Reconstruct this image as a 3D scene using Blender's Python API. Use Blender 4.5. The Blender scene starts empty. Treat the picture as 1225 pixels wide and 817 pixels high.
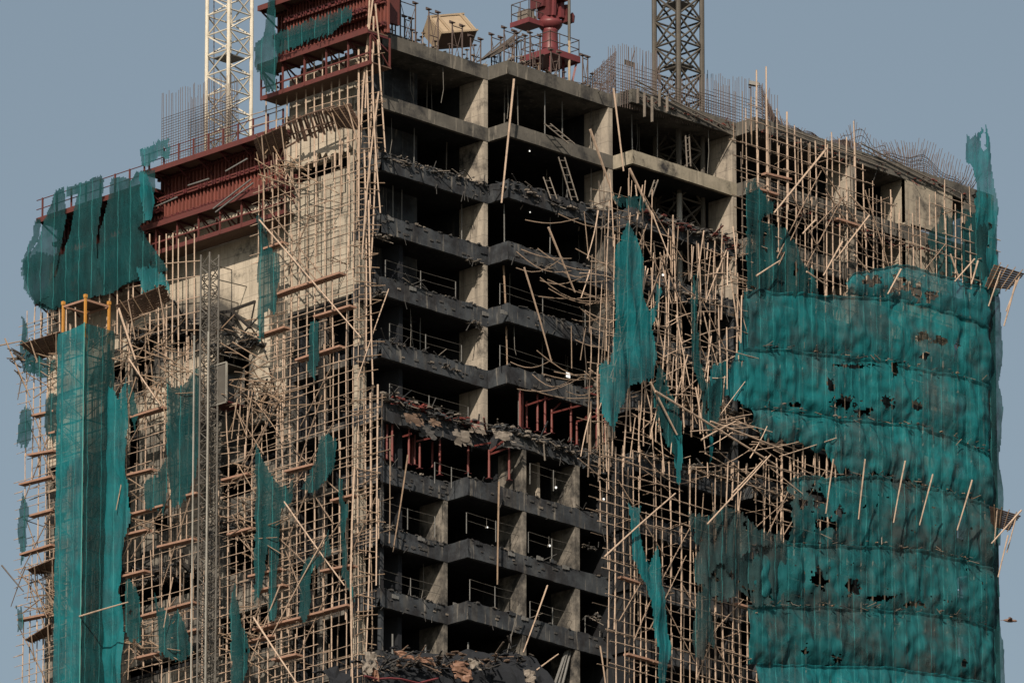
import bpy, math, random
from mathutils import Vector, Matrix, noise
R = random.Random(7)
SC = bpy.context.scene
COL = SC.collection
V = Vector

# ------------------------------------------------------------------ camera
W, H = 1225.0, 817.0
TGT = V((5.25, -5.25, 184.0))
EL = math.radians(17.7)
FW = V((math.cos(EL) / math.sqrt(2), math.cos(EL) / math.sqrt(2), math.sin(EL)))
RT = V((1, -1, 0)).normalized()
UP = RT.cross(FW).normalized()
DIST = 600.0
CAM = TGT - FW * DIST
VIEW_W = 58.06
cd = bpy.data.cameras.new('camera'); co = bpy.data.objects.new('camera', cd); COL.objects.link(co)
cd.sensor_width = 36; cd.lens = 36 * DIST / VIEW_W
cd.clip_start = 1; cd.clip_end = 30000
co.matrix_world = Matrix((( RT.x, UP.x, -FW.x, CAM.x), (RT.y, UP.y, -FW.y, CAM.y), (RT.z, UP.z, -FW.z, CAM.z), (0, 0, 0, 1)))
SC.camera = co

def ray(px, py):
    s = VIEW_W / W / DIST
    return FW + RT * ((px - W / 2) * s) + UP * ((H / 2 - py) * s)
def LP(px, py, x=0.0):            # point on the plane X = x (left-hand face)
    d = ray(px, py); return CAM + d * ((x - CAM.x) / d.x)
def RP(px, py, y=0.0):            # point on the plane Y = y (right-hand face)
    d = ray(px, py); return CAM + d * ((y - CAM.y) / d.y)
def DP(px, py, depth=0.0):        # point at a depth beyond the target distance
    return CAM + ray(px, py) * (DIST + depth)

# ------------------------------------------------------------------ mesh building
class MB:
    def __init__(s): s.v = []; s.f = []
    def add(s, vs, fs):
        n = len(s.v); s.v += [tuple(p) for p in vs]; s.f += [tuple(i + n for i in f) for f in fs]; return s
    def box(s, a, b):
        x0, y0, z0 = a; x1, y1, z1 = b
        if x0 > x1: x0, x1 = x1, x0
        if y0 > y1: y0, y1 = y1, y0
        if z0 > z1: z0, z1 = z1, z0
        return s.add([(x0,y0,z0),(x1,y0,z0),(x1,y1,z0),(x0,y1,z0),(x0,y0,z1),(x1,y0,z1),(x1,y1,z1),(x0,y1,z1)],
              [(3,2,1,0),(4,5,6,7),(0,1,5,4),(1,2,6,5),(2,3,7,6),(3,0,4,7)])
    def hexa(s, p):               # 4 bottom then 4 top corners
        return s.add(p, [(3,2,1,0),(4,5,6,7),(0,1,5,4),(1,2,6,5),(2,3,7,6),(3,0,4,7)])
    def tube(s, pts, r0, r1=None, n=5):
        if r1 is None: r1 = r0
        pts = [V(p) for p in pts]; m = len(pts)
        d = (pts[-1] - pts[0]).normalized()
        a = d.cross(V((0, 0, 1)) if abs(d.z) < .9 else V((1, 0, 0))).normalized(); b = d.cross(a)
        vs = []
        for i, p in enumerate(pts):
            r = r0 + (r1 - r0) * i / (m - 1)
            for k in range(n):
                t = 2 * math.pi * k / n; vs.append(p + a * (r * math.cos(t)) + b * (r * math.sin(t)))
        fs = []
        for i in range(m - 1):
            for k in range(n):
                k2 = (k + 1) % n; fs.append((i*n+k, i*n+k2, (i+1)*n+k2, (i+1)*n+k))
        fs.append(tuple(range(n))[::-1]); fs.append(tuple((m-1)*n + k for k in range(n)))
        return s.add(vs, fs)
    def beam(s, p, q, w, h, up=V((0, 0, 1))):   # rectangular bar from p to q
        p = V(p); q = V(q); d = (q - p).normalized()
        if abs(d.dot(up)) > .98: up = V((1, 0, 0))
        a = d.cross(up).normalized() * (w / 2); b = a.cross(d).normalized() * (h / 2)
        return s.hexa([p-a-b, p+a-b, p+a+b, p-a+b, q-a-b, q+a-b, q+a+b, q-a+b])
    def panel(s, c, t):           # quad c[0..3] with thickness vector t
        c = [V(x) for x in c]; t = V(t)
        return s.hexa([c[0], c[1], c[2], c[3], c[0]+t, c[1]+t, c[2]+t, c[3]+t])
    def rough(s, p0, p1, z0, z1, th, jt, jb, step=.3, seed=0):   # beam whose edges are uneven
        p0 = V(p0); p1 = V(p1); L = (p1 - p0).length; n = max(2, int(L / step)); d = (p1 - p0) / n
        nrm = V((d.y, -d.x, 0)).normalized()
        if nrm.dot(V((-1, -1, 0))) < 0: nrm = -nrm
        vs = []
        for i in range(n + 1):
            q = p0 + d * i
            def nz(k, a): return a * (noise.noise(V((q.x * 1.7 + seed, q.y * 1.7 + k * 7, k))) + .6 * noise.noise(V((q.x * 5 + seed, q.y * 5 + k * 7, k))))
            e0 = 0 if i in (0, n) else 1
            ft = V((q.x, q.y, z1 + nz(1, jt))) - nrm * abs(nz(5, jt * .5)) * e0
            fm = V((q.x, q.y, (z0 + z1) / 2)) + nrm * nz(2, jt * .15) * e0
            fb = V((q.x, q.y, z0 + nz(3, jb)))
            bt = V((q.x, q.y, z1 + nz(4, jt))) - nrm * th
            bb = V((q.x, q.y, z0)) - nrm * th
            vs += [ft, fm, fb, bb, bt]
        fs = []
        for i in range(n):
            for k in range(5):
                k2 = (k + 1) % 5; fs.append((i*5+k, i*5+k2, (i+1)*5+k2, (i+1)*5+k))
        fs.append((0,1,2,3,4)); fs.append(tuple(n*5+k for k in (4,3,2,1,0)))
        return s.add(vs, fs)
    def lathe(s, c, prof, n=16, sx=1, sy=1):
        c = V(c); vs = []
        for r, z in prof:
            for k in range(n):
                t = 2*math.pi*k/n; vs.append(c + V((r*math.cos(t)*sx, r*math.sin(t)*sy, z)))
        fs = []
        for i in range(len(prof)-1):
            for k in range(n):
                k2 = (k+1) % n; fs.append((i*n+k, i*n+k2, (i+1)*n+k2, (i+1)*n+k))
        fs.append(tuple(range(n))[::-1]); fs.append(tuple((len(prof)-1)*n+k for k in range(n)))
        return s.add(vs, fs)

def link(name, mb, mat, parent=None, loc=V((0, 0, 0)), smooth=False):
    me = bpy.data.meshes.new(name)
    me.from_pydata([(x-loc.x, y-loc.y, z-loc.z) for x, y, z in mb.v], [], mb.f)
    me.materials.append(mat)
    if smooth: me.polygons.foreach_set('use_smooth', [True] * len(me.polygons))
    o = bpy.data.objects.new(name, me); COL.objects.link(o)
    if parent is not None: o.parent = parent
    return o

class Thing:
    def __init__(s, name, label, cat, group=None, loc=(0, 0, 0)):
        s.o = bpy.data.objects.new(name, None); COL.objects.link(s.o); s.loc = V(loc); s.o.location = s.loc
        s.o.empty_display_size = .3
        s.o['label'] = label; s.o['category'] = cat
        if group: s.o['group'] = group
    def part(s, name, mb, mat, label=None, kind=None, under=None, smooth=False):
        if not mb.f: return None
        o = link(name, mb, mat, under if under is not None else s.o, s.loc, smooth)
        if label: o['label'] = label
        if kind: o['kind'] = kind
        return o
    def poles(s, name, lst, mat, cap=100, n=5, label=None):    # lst: (points, r0, r1); the longest come first
        lst = sorted(lst, key=lambda e: -(V(e[0][-1]) - V(e[0][0])).length)
        for e in lst[:cap]:
            s.part(name, MB().tube(e[0], e[1], e[2], n), mat, label)
        if len(lst) > cap:
            m = MB()
            for e in lst[cap:]: m.tube(e[0], e[1], e[2], n)
            s.part(name, m, mat, label, 'stuff')
def solo(name, mb, mat, label, cat, group=None, kind=None, loc=None, smooth=False):
    if loc is None:
        xs = [p[0] for p in mb.v]; ys = [p[1] for p in mb.v]; zs = [p[2] for p in mb.v]
        loc = V(((min(xs)+max(xs))/2, (min(ys)+max(ys))/2, min(zs)))
    o = link(name, mb, mat, None, V(loc), smooth); o.location = V(loc)
    if label: o['label'] = label
    if cat: o['category'] = cat
    if group: o['group'] = group
    if kind: o['kind'] = kind
    return o

# ------------------------------------------------------------------ materials
class NT:
    def __init__(s, name):
        s.m = bpy.data.materials.new(name); s.m.use_nodes = True; s.t = s.m.node_tree; s.t.nodes.clear()
        s.out = s.n('ShaderNodeOutputMaterial'); s.geo = s.n('ShaderNodeNewGeometry')
    def n(s, typ, **kw):
        o = s.t.nodes.new(typ)
        for k, v in kw.items(): setattr(o, k, v)
        return o
    def l(s, a, b): s.t.links.new(a, b)
    def val(s, sock, v):
        if hasattr(v, 'is_linked') or isinstance(v, bpy.types.NodeSocket): s.l(v, sock)
        else: sock.default_value = v
    def pos(s, scale=(1, 1, 1)):
        m = s.n('ShaderNodeMapping'); m.inputs['Scale'].default_value = scale; s.l(s.geo.outputs['Position'], m.inputs['Vector']); return m.outputs[0]
    def noise(s, scale, vec=None, detail=5, rough=.6, dist=0):
        o = s.n('ShaderNodeTexNoise'); o.inputs['Scale'].default_value = scale; o.inputs['Detail'].default_value = detail
        o.inputs['Roughness'].default_value = rough; o.inputs['Distortion'].default_value = dist
        s.l(vec if vec is not None else s.geo.outputs['Position'], o.inputs['Vector']); return o.outputs['Fac']
    def ramp(s, fac, a, b):       # linear 0..1 between a and b
        o = s.n('ShaderNodeMapRange'); o.inputs['From Min'].default_value = a; o.inputs['From Max'].default_value = b
        o.clamp = True; s.l(fac, o.inputs['Value']); return o.outputs[0]
    def mix(s, fac, a, b, mode='MIX'):
        o = s.n('ShaderNodeMix', data_type='RGBA', blend_type=mode)
        s.val(o.inputs[0], fac)
        for sock, v in ((o.inputs[6], a), (o.inputs[7], b)):
            if isinstance(v, tuple): sock.default_value = (*v, 1)
            else: s.l(v, sock)
        return o.outputs[2]
    def math(s, op, a, b=0.0):
        o = s.n('ShaderNodeMath', operation=op); s.val(o.inputs[0], a); s.val(o.inputs[1], b); return o.outputs[0]
    def bump(s, h, strength=.5, dist=.02):
        o = s.n('ShaderNodeBump'); o.inputs['Strength'].default_value = strength; o.inputs['Distance'].default_value = dist; s.l(h, o.inputs['Height']); return o.outputs[0]
    def bsdf(s, col, rough=.85, metal=0.0, normal=None, spec=.3):
        o = s.n('ShaderNodeBsdfPrincipled')
        if isinstance(col, tuple): o.inputs['Base Color'].default_value = (*col, 1)
        else: s.l(col, o.inputs['Base Color'])
        s.val(o.inputs['Roughness'], rough); o.inputs['Metallic'].default_value = metal
        o.inputs['Specular IOR Level'].default_value = spec
        if normal is not None: s.l(normal, o.inputs['Normal'])
        return o.outputs[0]
    def done(s, sh): s.l(sh, s.out.inputs['Surface']); return s.m

def m_concrete(name, c1, c2, soot=.5, seams=True, spots=(), sootcol=(.022, .022, .024), streak=.5):
    t = NT(name)
    n1 = t.noise(.9, detail=8); n2 = t.noise(6, detail=8, rough=.7); n3 = t.noise(1.0, t.pos((2.2, 2.2, .22)), 6, .65)
    col = t.mix(t.ramp(n1, .35, .65), c1, c2)
    col = t.mix(t.math('MULTIPLY', t.ramp(n2, .5, .75), .35), col, tuple(x * .55 for x in c1))
    col = t.mix(t.math('MULTIPLY', t.ramp(n3, .5, .68), streak), col, (.07, .064, .056))
    col = t.mix(t.math('MULTIPLY', t.ramp(t.noise(1.0, t.pos((3.5, 3.5, .35)), 4), .58, .7), streak * .6), col, (.45, .4, .33))
    h = t.math('ADD', n2, t.math('MULTIPLY', n1, .5))
    if seams:
        sx = t.n('ShaderNodeSeparateXYZ'); t.l(t.geo.outputs['Position'], sx.inputs[0])
        fz = t.math('FRACT', t.math('MULTIPLY', sx.outputs[2], 1 / .92))
        a = t.math('ADD', sx.outputs[0], sx.outputs[1]); fa = t.math('FRACT', t.math('MULTIPLY', a, 1 / 1.25))
        ln = t.math('MAXIMUM', t.math('LESS_THAN', fz, .04), t.math('LESS_THAN', fa, .02))
        col = t.mix(t.math('MULTIPLY', ln, .5), col, (.1, .09, .08))
        # each shutter board took the cement a little differently
        cell = t.n('ShaderNodeTexWhiteNoise', noise_dimensions='2D'); cv = t.n('ShaderNodeCombineXYZ')
        t.l(t.math('FLOOR', t.math('MULTIPLY', sx.outputs[2], 1 / .92)), cv.inputs[0]); t.l(t.math('FLOOR', t.math('MULTIPLY', a, 1 / 1.25)), cv.inputs[1])
        t.l(cv.outputs[0], cell.inputs['Vector'])
        col = t.mix(t.math('MULTIPLY', cell.outputs['Value'], .3), col, tuple(x * .6 for x in c2))
    ns = t.noise(.45, detail=9, rough=.72)
    col = t.mix(t.ramp(ns, .62 - soot * .35, .74 - soot * .25), col, sootcol)
    for (p, r, k) in spots:
        d = t.n('ShaderNodeVectorMath', operation='DISTANCE'); t.l(t.geo.outputs['Position'], d.inputs[0]); d.inputs[1].default_value = tuple(p)
        q = t.math('ADD', d.outputs['Value'], t.math('MULTIPLY', t.math('SUBTRACT', t.noise(.9, detail=8), .5), r * 1.6))
        col = t.mix(t.math('MULTIPLY', t.ramp(q, r, r * .45), k), col, sootcol)
    return t.done(t.bsdf(col, .92, 0, t.bump(h, .6, .03), .2))

def m_bamboo(name, a, b, dark):
    t = NT(name); r = t.geo.outputs['Random Per Island']
    col = t.mix(r, a, b)
    r2 = t.math('FRACT', t.math('MULTIPLY', r, 7.31))
    col = t.mix(t.math('MULTIPLY', t.math('GREATER_THAN', r2, .7), .6), col, dark)
    n = t.noise(2.2, detail=5); col = t.mix(t.math('MULTIPLY', t.ramp(n, .5, .72), .6), col, dark)
    nf = t.noise(14, detail=2); col = t.mix(t.math('MULTIPLY', t.ramp(nf, .5, .7), .35), col, tuple(x * .5 for x in a))
    return t.done(t.bsdf(col, .6, 0, None, .35))

def m_plain(name, c, rough=.7, metal=0., var=.4, dirt=(.03, .03, .03), dirtk=.4, sc=1.5):
    t = NT(name); n = t.noise(sc, detail=7, rough=.7)
    col = t.mix(t.math('MULTIPLY', t.geo.outputs['Random Per Island'], var), c, tuple(x * .55 for x in c))
    col = t.mix(t.math('MULTIPLY', t.ramp(n, .45, .7), dirtk), col, dirt)
    return t.done(t.bsdf(col, rough, metal, t.bump(t.noise(12, detail=4), .3, .01), .35))

def m_net(name, c1, c2, soot, thru=.2, burn=.5, seam=1.1):
    t = NT(name)
    big = t.noise(.32, detail=6, rough=.65); med = t.noise(1.0, t.pos((1.6, 1.6, .35)), 6, .6)
    col = t.mix(t.ramp(big, .46, .62), c1, c2)
    col = t.mix(t.math('MULTIPLY', t.ramp(med, .5, .74), burn), col, soot)
    sx = t.n('ShaderNodeSeparateXYZ'); t.l(t.geo.outputs['Position'], sx.inputs[0])
    a = t.math('ADD', t.math('SUBTRACT', sx.outputs[0], sx.outputs[1]), t.math('MULTIPLY', t.math('SUBTRACT', t.noise(.7), .5), .35))
    fa = t.math('FRACT', t.math('MULTIPLY', a, 1 / seam))
    strip = t.n('ShaderNodeTexWhiteNoise', noise_dimensions='1D'); t.l(t.math('FLOOR', t.math('MULTIPLY', a, 1 / seam)), strip.inputs['W'])
    col = t.mix(t.math('MULTIPLY', strip.outputs['Value'], .35), col, tuple(x * .5 for x in c1))
    ln = t.math('LESS_THAN', fa, .06)
    col = t.mix(t.math('MULTIPLY', ln, .4), col, (.04, .24, .25))
    bmp = t.bump(t.math('ADD', t.noise(1.0, t.pos((1.5, 1.5, .5)), 4, .55, 1.2), t.math('MULTIPLY', t.noise(4, detail=3), .08)), .5, .2)
    d = t.bsdf(col, .75, 0, bmp, .25)
    tr = t.n('ShaderNodeBsdfTranslucent'); t.l(col, tr.inputs['Color'])
    m1 = t.n('ShaderNodeMixShader'); m1.inputs[0].default_value = .22; t.l(d, m1.inputs[1]); t.l(tr.outputs[0], m1.inputs[2])
    tp = t.n('ShaderNodeBsdfTransparent')
    m2 = t.n('ShaderNodeMixShader')
    # the weave is open: more in single-layer strips, almost shut along the doubled seams
    op = t.math('MULTIPLY', t.ramp(t.noise(.8, detail=4), .35, .7), thru)
    op = t.math('MULTIPLY', op, t.math('SUBTRACT', 1.0, ln))
    op = t.math('ADD', op, thru * .35)
    t.l(op, m2.inputs[0]); t.l(m1.outputs[0], m2.inputs[1]); t.l(tp.outputs[0], m2.inputs[2])
    return t.done(m2.outputs[0])

def m_emit(name, c, s):
    t = NT(name); e = t.n('ShaderNodeEmission'); e.inputs[0].default_value = (*c, 1); e.inputs[1].default_value = s
    return t.done(e.outputs[0])
# ------------------------------------------------------------------ sky, sun, view
SUN_D = V((1.2, .77, -1.0)).normalized()        # direction the light travels
sun_el = math.asin(-SUN_D.z); to_sun = -SUN_D
w = bpy.data.worlds.new('World'); SC.world = w; w.use_nodes = True
wt = w.node_tree; wt.nodes.clear()
sky = wt.nodes.new('ShaderNodeTexSky'); sky.sky_type = 'NISHITA'; sky.sun_disc = False
sky.sun_elevation = sun_el; sky.sun_rotation = math.atan2(to_sun.x, to_sun.y)
sky.air_density = 1.2; sky.dust_density = 2.2; sky.ozone_density = 1.6; sky.altitude = 50
hs = wt.nodes.new('ShaderNodeHueSaturation'); hs.inputs['Saturation'].default_value = .66
bg = wt.nodes.new('ShaderNodeBackground'); bg.inputs['Strength'].default_value = .067
ow = wt.nodes.new('ShaderNodeOutputWorld')
wt.links.new(sky.outputs[0], hs.inputs['Color']); tn = wt.nodes.new('ShaderNodeMix'); tn.data_type = 'RGBA'; tn.blend_type = 'MULTIPLY'; tn.inputs[0].default_value = 1; tn.inputs[7].default_value = (.95, 1.0, .97, 1)
wt.links.new(hs.outputs[0], tn.inputs[6]); wt.links.new(tn.outputs[2], bg.inputs[0]); wt.links.new(bg.outputs[0], ow.inputs[0])
sd = bpy.data.lights.new('sun', 'SUN'); sd.energy = 5.0; sd.angle = math.radians(.6); sd.color = (1, .87, .72)
so = bpy.data.objects.new('sun', sd); COL.objects.link(so); so.location = (0, 0, 300)
so.rotation_euler = SUN_D.to_track_quat('-Z', 'Y').to_euler()
SC.view_settings.view_transform = 'Standard'; SC.view_settings.look = 'None'
SC.view_settings.exposure = 0.34; SC.view_settings.gamma = 1
SC.cycles.max_bounces = 6; SC.cycles.transparent_max_bounces = 24; SC.cycles.diffuse_bounces = 3

# ------------------------------------------------------------------ palette
M = {}
M['ground'] = m_plain('ground_mat', (.08, .075, .065), .95, 0, .1)
M['conc'] = m_concrete('concrete_pale', (.33, .29, .23), (.24, .21, .17), .3)
M['conc_edge'] = m_concrete('concrete_edge', (.105, .098, .086), (.065, .062, .056), .3, False)
M['conc_beam'] = m_concrete('concrete_beam_pale', (.27, .24, .19), (.20, .18, .14), .2, False)
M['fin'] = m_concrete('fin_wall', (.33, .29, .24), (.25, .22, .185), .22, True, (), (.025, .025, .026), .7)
M['char'] = m_concrete('charred_concrete', (.013, .015, .018), (.009, .010, .013), .5, False, (), (.008, .008, .009), .1)  # charred base with a blue cast that paints in cool hazy shade
M['char_edge'] = m_concrete('charred_edge', (.046, .052, .059), (.021, .025, .031), .45, False, (), (.016, .016, .018), .5)  # charred grey, made bluish to paint the coolness of the shadows
M['black'] = m_plain('soot_black', (.008, .010, .014), .95, 0, .2, (.012, .012, .013), .3)  # soot black, its blue tint painting haze over the dark interior
M['pierwall'] = m_concrete('pier_wall', (.39, .345, .28), (.29, .26, .21), .22, True)
M['wing'] = m_concrete('wing_wall', (.45, .395, .32), (.37, .325, .26), .14, True,
    ((LP(262, 385, .8), 2.1, .9), (LP(225, 395, .8), 2.6, .9), (LP(180, 430, .8), 2.4, .95), (LP(150, 470, .8), 2.2, .9), (LP(282, 450, .8), 1.8, .9),
     (LP(245, 500, .8), 3., .8), (LP(170, 560, .8), 3.5, .8), (LP(290, 600, .8), 3.6, .85), (LP(150, 700, .8), 3.6, .8), (LP(270, 700, .8), 4.5, .85), (LP(200, 780, .8), 3.5, .6)), (.03, .03, .031), .35)
M['wing_low'] = m_concrete('wing_wall_smoked', (.19, .175, .15), (.10, .095, .085), .5, True, (), (.03, .03, .031), .5)
M['pier_low'] = m_concrete('pier_wall_burnt', (.14, .13, .115), (.07, .067, .062), .6, False)
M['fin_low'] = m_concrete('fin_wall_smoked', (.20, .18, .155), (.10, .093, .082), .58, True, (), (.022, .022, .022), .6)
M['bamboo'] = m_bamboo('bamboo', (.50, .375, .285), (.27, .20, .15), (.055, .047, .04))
M['bamboo_mid'] = m_bamboo('bamboo_painted_shade', (.24, .175, .125), (.14, .105, .08), (.03, .028, .026))  # darker bamboo for the rear poles, their shade put into the colour
M['bamboo_old'] = m_bamboo('bamboo_burnt', (.28, .195, .13), (.17, .12, .085), (.03, .027, .025))
M['bamboo_dark'] = m_bamboo('bamboo_charred', (.10, .08, .065), (.05, .043, .04), (.02, .02, .02))
M['plank'] = m_plain('plank', (.30, .175, .125), .75, 0, .4, (.12, .08, .06), .5, 2.5)
M['plywood'] = m_plain('plywood', (.31, .24, .165), .7, 0, .3, (.16, .12, .08), .5, 1.2)
M['slat'] = m_plain('slat', (.13, .08, .058), .85, 0, .5, (.05, .035, .03), .5, 2)
M['red'] = m_plain('red_steel', (.105, .030, .026), .6, 0, .4, (.05, .022, .02), .55, 2)
M['red_rust'] = m_plain('red_rusty_steel', (.165, .05, .038), .7, 0, .6, (.10, .035, .03), .6, 2.4)
M['red_prop'] = m_plain('red_prop', (.15, .034, .028), .6, 0, .5, (.05, .03, .03), .5, 2)
M['crane_red'] = m_plain('crane_red', (.13, .032, .036), .45, 0, .2, (.04, .02, .02), .35, 1.6)
M['crane_dark'] = m_plain('crane_soot', (.09, .02, .022), .6, 0, .5, (.015, .012, .012), .6, 1.5)
M['mast_white'] = m_plain('mast_white', (.52, .48, .40), .5, 0, .1, (.2, .17, .13), .5, 1.5)
M['mast_dark'] = m_plain('mast_sooty', (.075, .066, .054), .6, 0, .3, (.03, .027, .025), .7, .7)
M['hoist'] = m_plain('hoist_grey', (.12, .112, .10), .5, .2, .3, (.05, .045, .04), .6, .5)
M['hoist_pale'] = m_plain('hoist_pale', (.30, .29, .26), .5, .2, .2, (.08, .07, .06), .5, .6)
M['yellow'] = m_plain('yellow_paint', (.42, .20, .045), .5, 0, .1, (.25, .12, .03), .3, 3)
M['steel'] = m_plain('galvanised', (.16, .16, .155), .5, .2, .3, (.08, .07, .06), .4, 2)
M['rebar'] = m_plain('rebar', (.085, .062, .055), .8, 0, .4, (.04, .03, .03), .4, 2)
M['ash'] = m_plain('ash_debris', (.060, .058, .057), .95, 0, .8, (.02, .02, .02), .6, 3)
M['ash_pale'] = m_plain('pale_debris', (.19, .165, .14), .9, 0, .8, (.06, .05, .045), .6, 3)
M['copper'] = m_plain('bent_sheet', (.19, .105, .07), .6, 0, .4, (.1, .06, .05), .4, 2)
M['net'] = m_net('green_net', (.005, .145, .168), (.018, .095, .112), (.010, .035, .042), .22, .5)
M['net_grey'] = m_net('green_net_sooty', (.006, .148, .166), (.040, .095, .105), (.010, .028, .034), .22, .55)
M['net_smoke'] = m_net('green_net_smoked', (.008, .112, .126), (.042, .062, .064), (.012, .020, .023), .20, .75)
M['net_burnt'] = m_net('green_net_scorched', (.018, .050, .054), (.034, .042, .042), (.009, .012, .013), .22, .85)
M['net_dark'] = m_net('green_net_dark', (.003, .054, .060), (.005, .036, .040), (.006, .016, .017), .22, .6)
M['sheet_dark'] = m_plain('scorched_sheet', (.13, .085, .06), .8, 0, .4, (.03, .028, .026), .6, 3)
M['black_steel'] = m_plain('black_steel', (.025, .022, .020), .7, 0, .3)
M['net_seam'] = m_plain('net_seam', (.05, .22, .21), .8, 0, .1, (.02, .08, .08), .4)
M['lamp'] = m_emit('lamp_glow', (1, .96, .88), 1.0)
M['bird'] = m_plain('feathers', (.16, .10, .08), .9, 0, .1)

# ------------------------------------------------------------------ ground
link('ground', MB().add([(-9000, -9000, 0), (9000, -9000, 0), (9000, 9000, 0), (-9000, 9000, 0)], [(0, 1, 2, 3)]), M['ground'])['kind'] = 'structure'

# ------------------------------------------------------------------ the tower
ZK = [RP(584, 96 + 73.8 * k, 0).z for k in range(14)]        # underside of every floor edge, the roof first
YB, YC, YD = -1.6, -3.2, -4.8
xB = RP(584, 96, 0).x; xC = RP(733, 132, YB).x; xD = RP(881, 170, YC).x; xF = RP(1189, 260, YD).x
xE = RP(1024, 210, YD).x; xE2 = RP(1083, 230, YD).x; xG = RP(536, 620, 0).x
YP0 = LP(424, 300, 0).y; YP1 = LP(345, 300, 0).y; YW = LP(58, 400, .8).y; YBK = 7.0
T = Thing('burnt_tower', 'unfinished concrete tower block gutted by fire, wrapped in bamboo scaffolding and torn green netting', 'building', None, (0, 0, 0))
def bays(k):
    if k < 7: return [(0, xB, 0), (xB, xC, YB), (xC, xD, YC), (xD, xF, YD)]
    return [(0, xG, 0), (xG, xC, YB), (xC, xD, YC), (xD, xF, YD)]
for k in range(13):
    z = ZK[k]; h = .82 if k < 2 else 1.08
    bs = bays(k)
    slab = MB()
    for (a, b, y) in bs: slab.box((a + .26, y + .26, z + .02), (b + (.25 if b < xF else 0), YBK, z + .24))
    if k > 2: slab.box((5, YBK, z + .02), (xF, YBK + 14, z + .22))
    T.part('floor_slab', slab, M['char'] if k > 0 else M['conc_edge'])
    for i, (a, b, y) in enumerate(bs):
        if k < 2: mat = M['conc_beam'] if i == 2 and k == 1 else M['conc_edge']
        elif i == 3: mat = M['conc_edge'] if k < 3 else M['char_edge']
        else: mat = M['char_edge']
        jt = .02 if k < 2 else (.18 if k in (2, 6) else .09)
        jb = .012 if k < 2 else (.12 if k == 6 else .03)
        lab = 'pale unburnt edge beam' if (i == 2 and k == 1) else None
        T.part('edge_beam', MB().rough((a, y, 0), (b, y, 0), z, z + h, .25, jt, jb, .3, k * 3 + i), mat, lab)
        if i:   # the return where the front steps forward
            T.part('edge_beam', MB().rough((a, bs[i-1][2] - .003, 0), (a, y, 0), z, z + h, .25, jt * .5, jb, .3, k * 5 + i), mat, lab)
    T.part('edge_beam', MB().rough((0, -.003, 0), (0, YP0 + .2, 0), z, z + h, .25, jt * .5, jb, .3, k * 9), M['char_edge'] if k > 1 else M['conc_edge'])
# burnt residue clinging to the charred edges
for k in range(2, 12):
    for i, (a, b, y) in enumerate(bays(k)[:3]):
        m = MB(); m2 = MB(); h = 1.08
        for q in range(34 if k not in (2, 6) else 60):
            x = R.uniform(a, b); c = R.random(); s_ = R.uniform(.06, .22)
            mm = m if R.random() < .86 else m2
            if c < .45: zz = ZK[k] + h - .02; mm.hexa([V((x, y, zz)) + V((dx * s_ * R.uniform(.5, 1.2), dy * s_ * R.uniform(.4, 1), dz * s_ * R.uniform(.2, .9))) for dx, dy, dz in ((-.6,-.5,0),(.6,-.5,0),(.6,.5,0),(-.6,.5,0),(-.5,-.5,.7),(.5,-.5,.7),(.5,.5,.7),(-.5,.5,.7))])
            elif c < .56: m.beam((x, y - .04, ZK[k] + R.uniform(.0, .3)), (x + R.uniform(-.5, .5), y - .1, ZK[k] - R.uniform(.02, .5)), .03, .025)
            elif c < .9: z_ = ZK[k] + R.uniform(.15, .9); mm.box((x, y - .05, z_), (x + s_ * 1.6, y - .003, z_ + s_ * .7))
            else: mm.beam((x, y - .05, ZK[k] + h), (x + R.uniform(-1, 1), y - R.uniform(0, .5), ZK[k] + h + R.uniform(.05, .5)), .05, .035)
        T.part('burnt_residue', m, M['ash'], None, 'stuff'); T.part('burnt_residue', m2, M['ash_pale'], None, 'stuff')
# cross walls that end in a narrow column at the front
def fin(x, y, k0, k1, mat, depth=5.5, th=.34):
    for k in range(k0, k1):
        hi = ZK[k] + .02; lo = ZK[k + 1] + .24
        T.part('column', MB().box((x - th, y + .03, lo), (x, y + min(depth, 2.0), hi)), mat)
        if depth > 2.0: T.part('cross_wall', MB().box((x - th + .01, y + 2.0, lo), (x - .01, y + depth, hi)), M['char'])  # charred inner length; its dark colour also carries the shade of the recess
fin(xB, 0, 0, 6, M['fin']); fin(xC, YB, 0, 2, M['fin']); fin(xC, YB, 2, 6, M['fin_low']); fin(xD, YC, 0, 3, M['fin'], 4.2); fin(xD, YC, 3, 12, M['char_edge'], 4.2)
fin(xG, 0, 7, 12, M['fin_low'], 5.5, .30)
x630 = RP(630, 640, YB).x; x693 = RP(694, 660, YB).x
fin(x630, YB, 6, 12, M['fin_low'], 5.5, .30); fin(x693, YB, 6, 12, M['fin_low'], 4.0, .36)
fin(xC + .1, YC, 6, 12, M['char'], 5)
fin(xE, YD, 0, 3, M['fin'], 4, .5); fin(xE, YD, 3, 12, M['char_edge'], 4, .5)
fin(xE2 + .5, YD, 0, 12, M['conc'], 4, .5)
T.part('cross_wall', MB().box((RP(640, 560, 0).x - .2, YB + 1.2, ZK[7] + .25), (RP(640, 560, 0).x, 5, ZK[6])), M['fin'])
for k in range(0, 12):      # wall panel at the right-hand end
    xa, xb = xE2, RP(1140, 260, YD).x
    T.part('wall_panel', MB().box((xa, YD + .02, ZK[k+1] + 1.08), (xb, YD + .3, ZK[k] + .0)), M['conc'])
    T.part('wall_panel', MB().box((xb + 1.1, YD + .02, ZK[k+1] + 1.08), (xF, YD + .3, ZK[k] + .0)), M['conc_edge'])
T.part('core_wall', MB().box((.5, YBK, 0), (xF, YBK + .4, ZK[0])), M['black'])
T.part('core_wall', MB().box((1.2, 5.6, ZK[12]), (xD - 8, 5.9, ZK[1])), M['black'])
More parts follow.
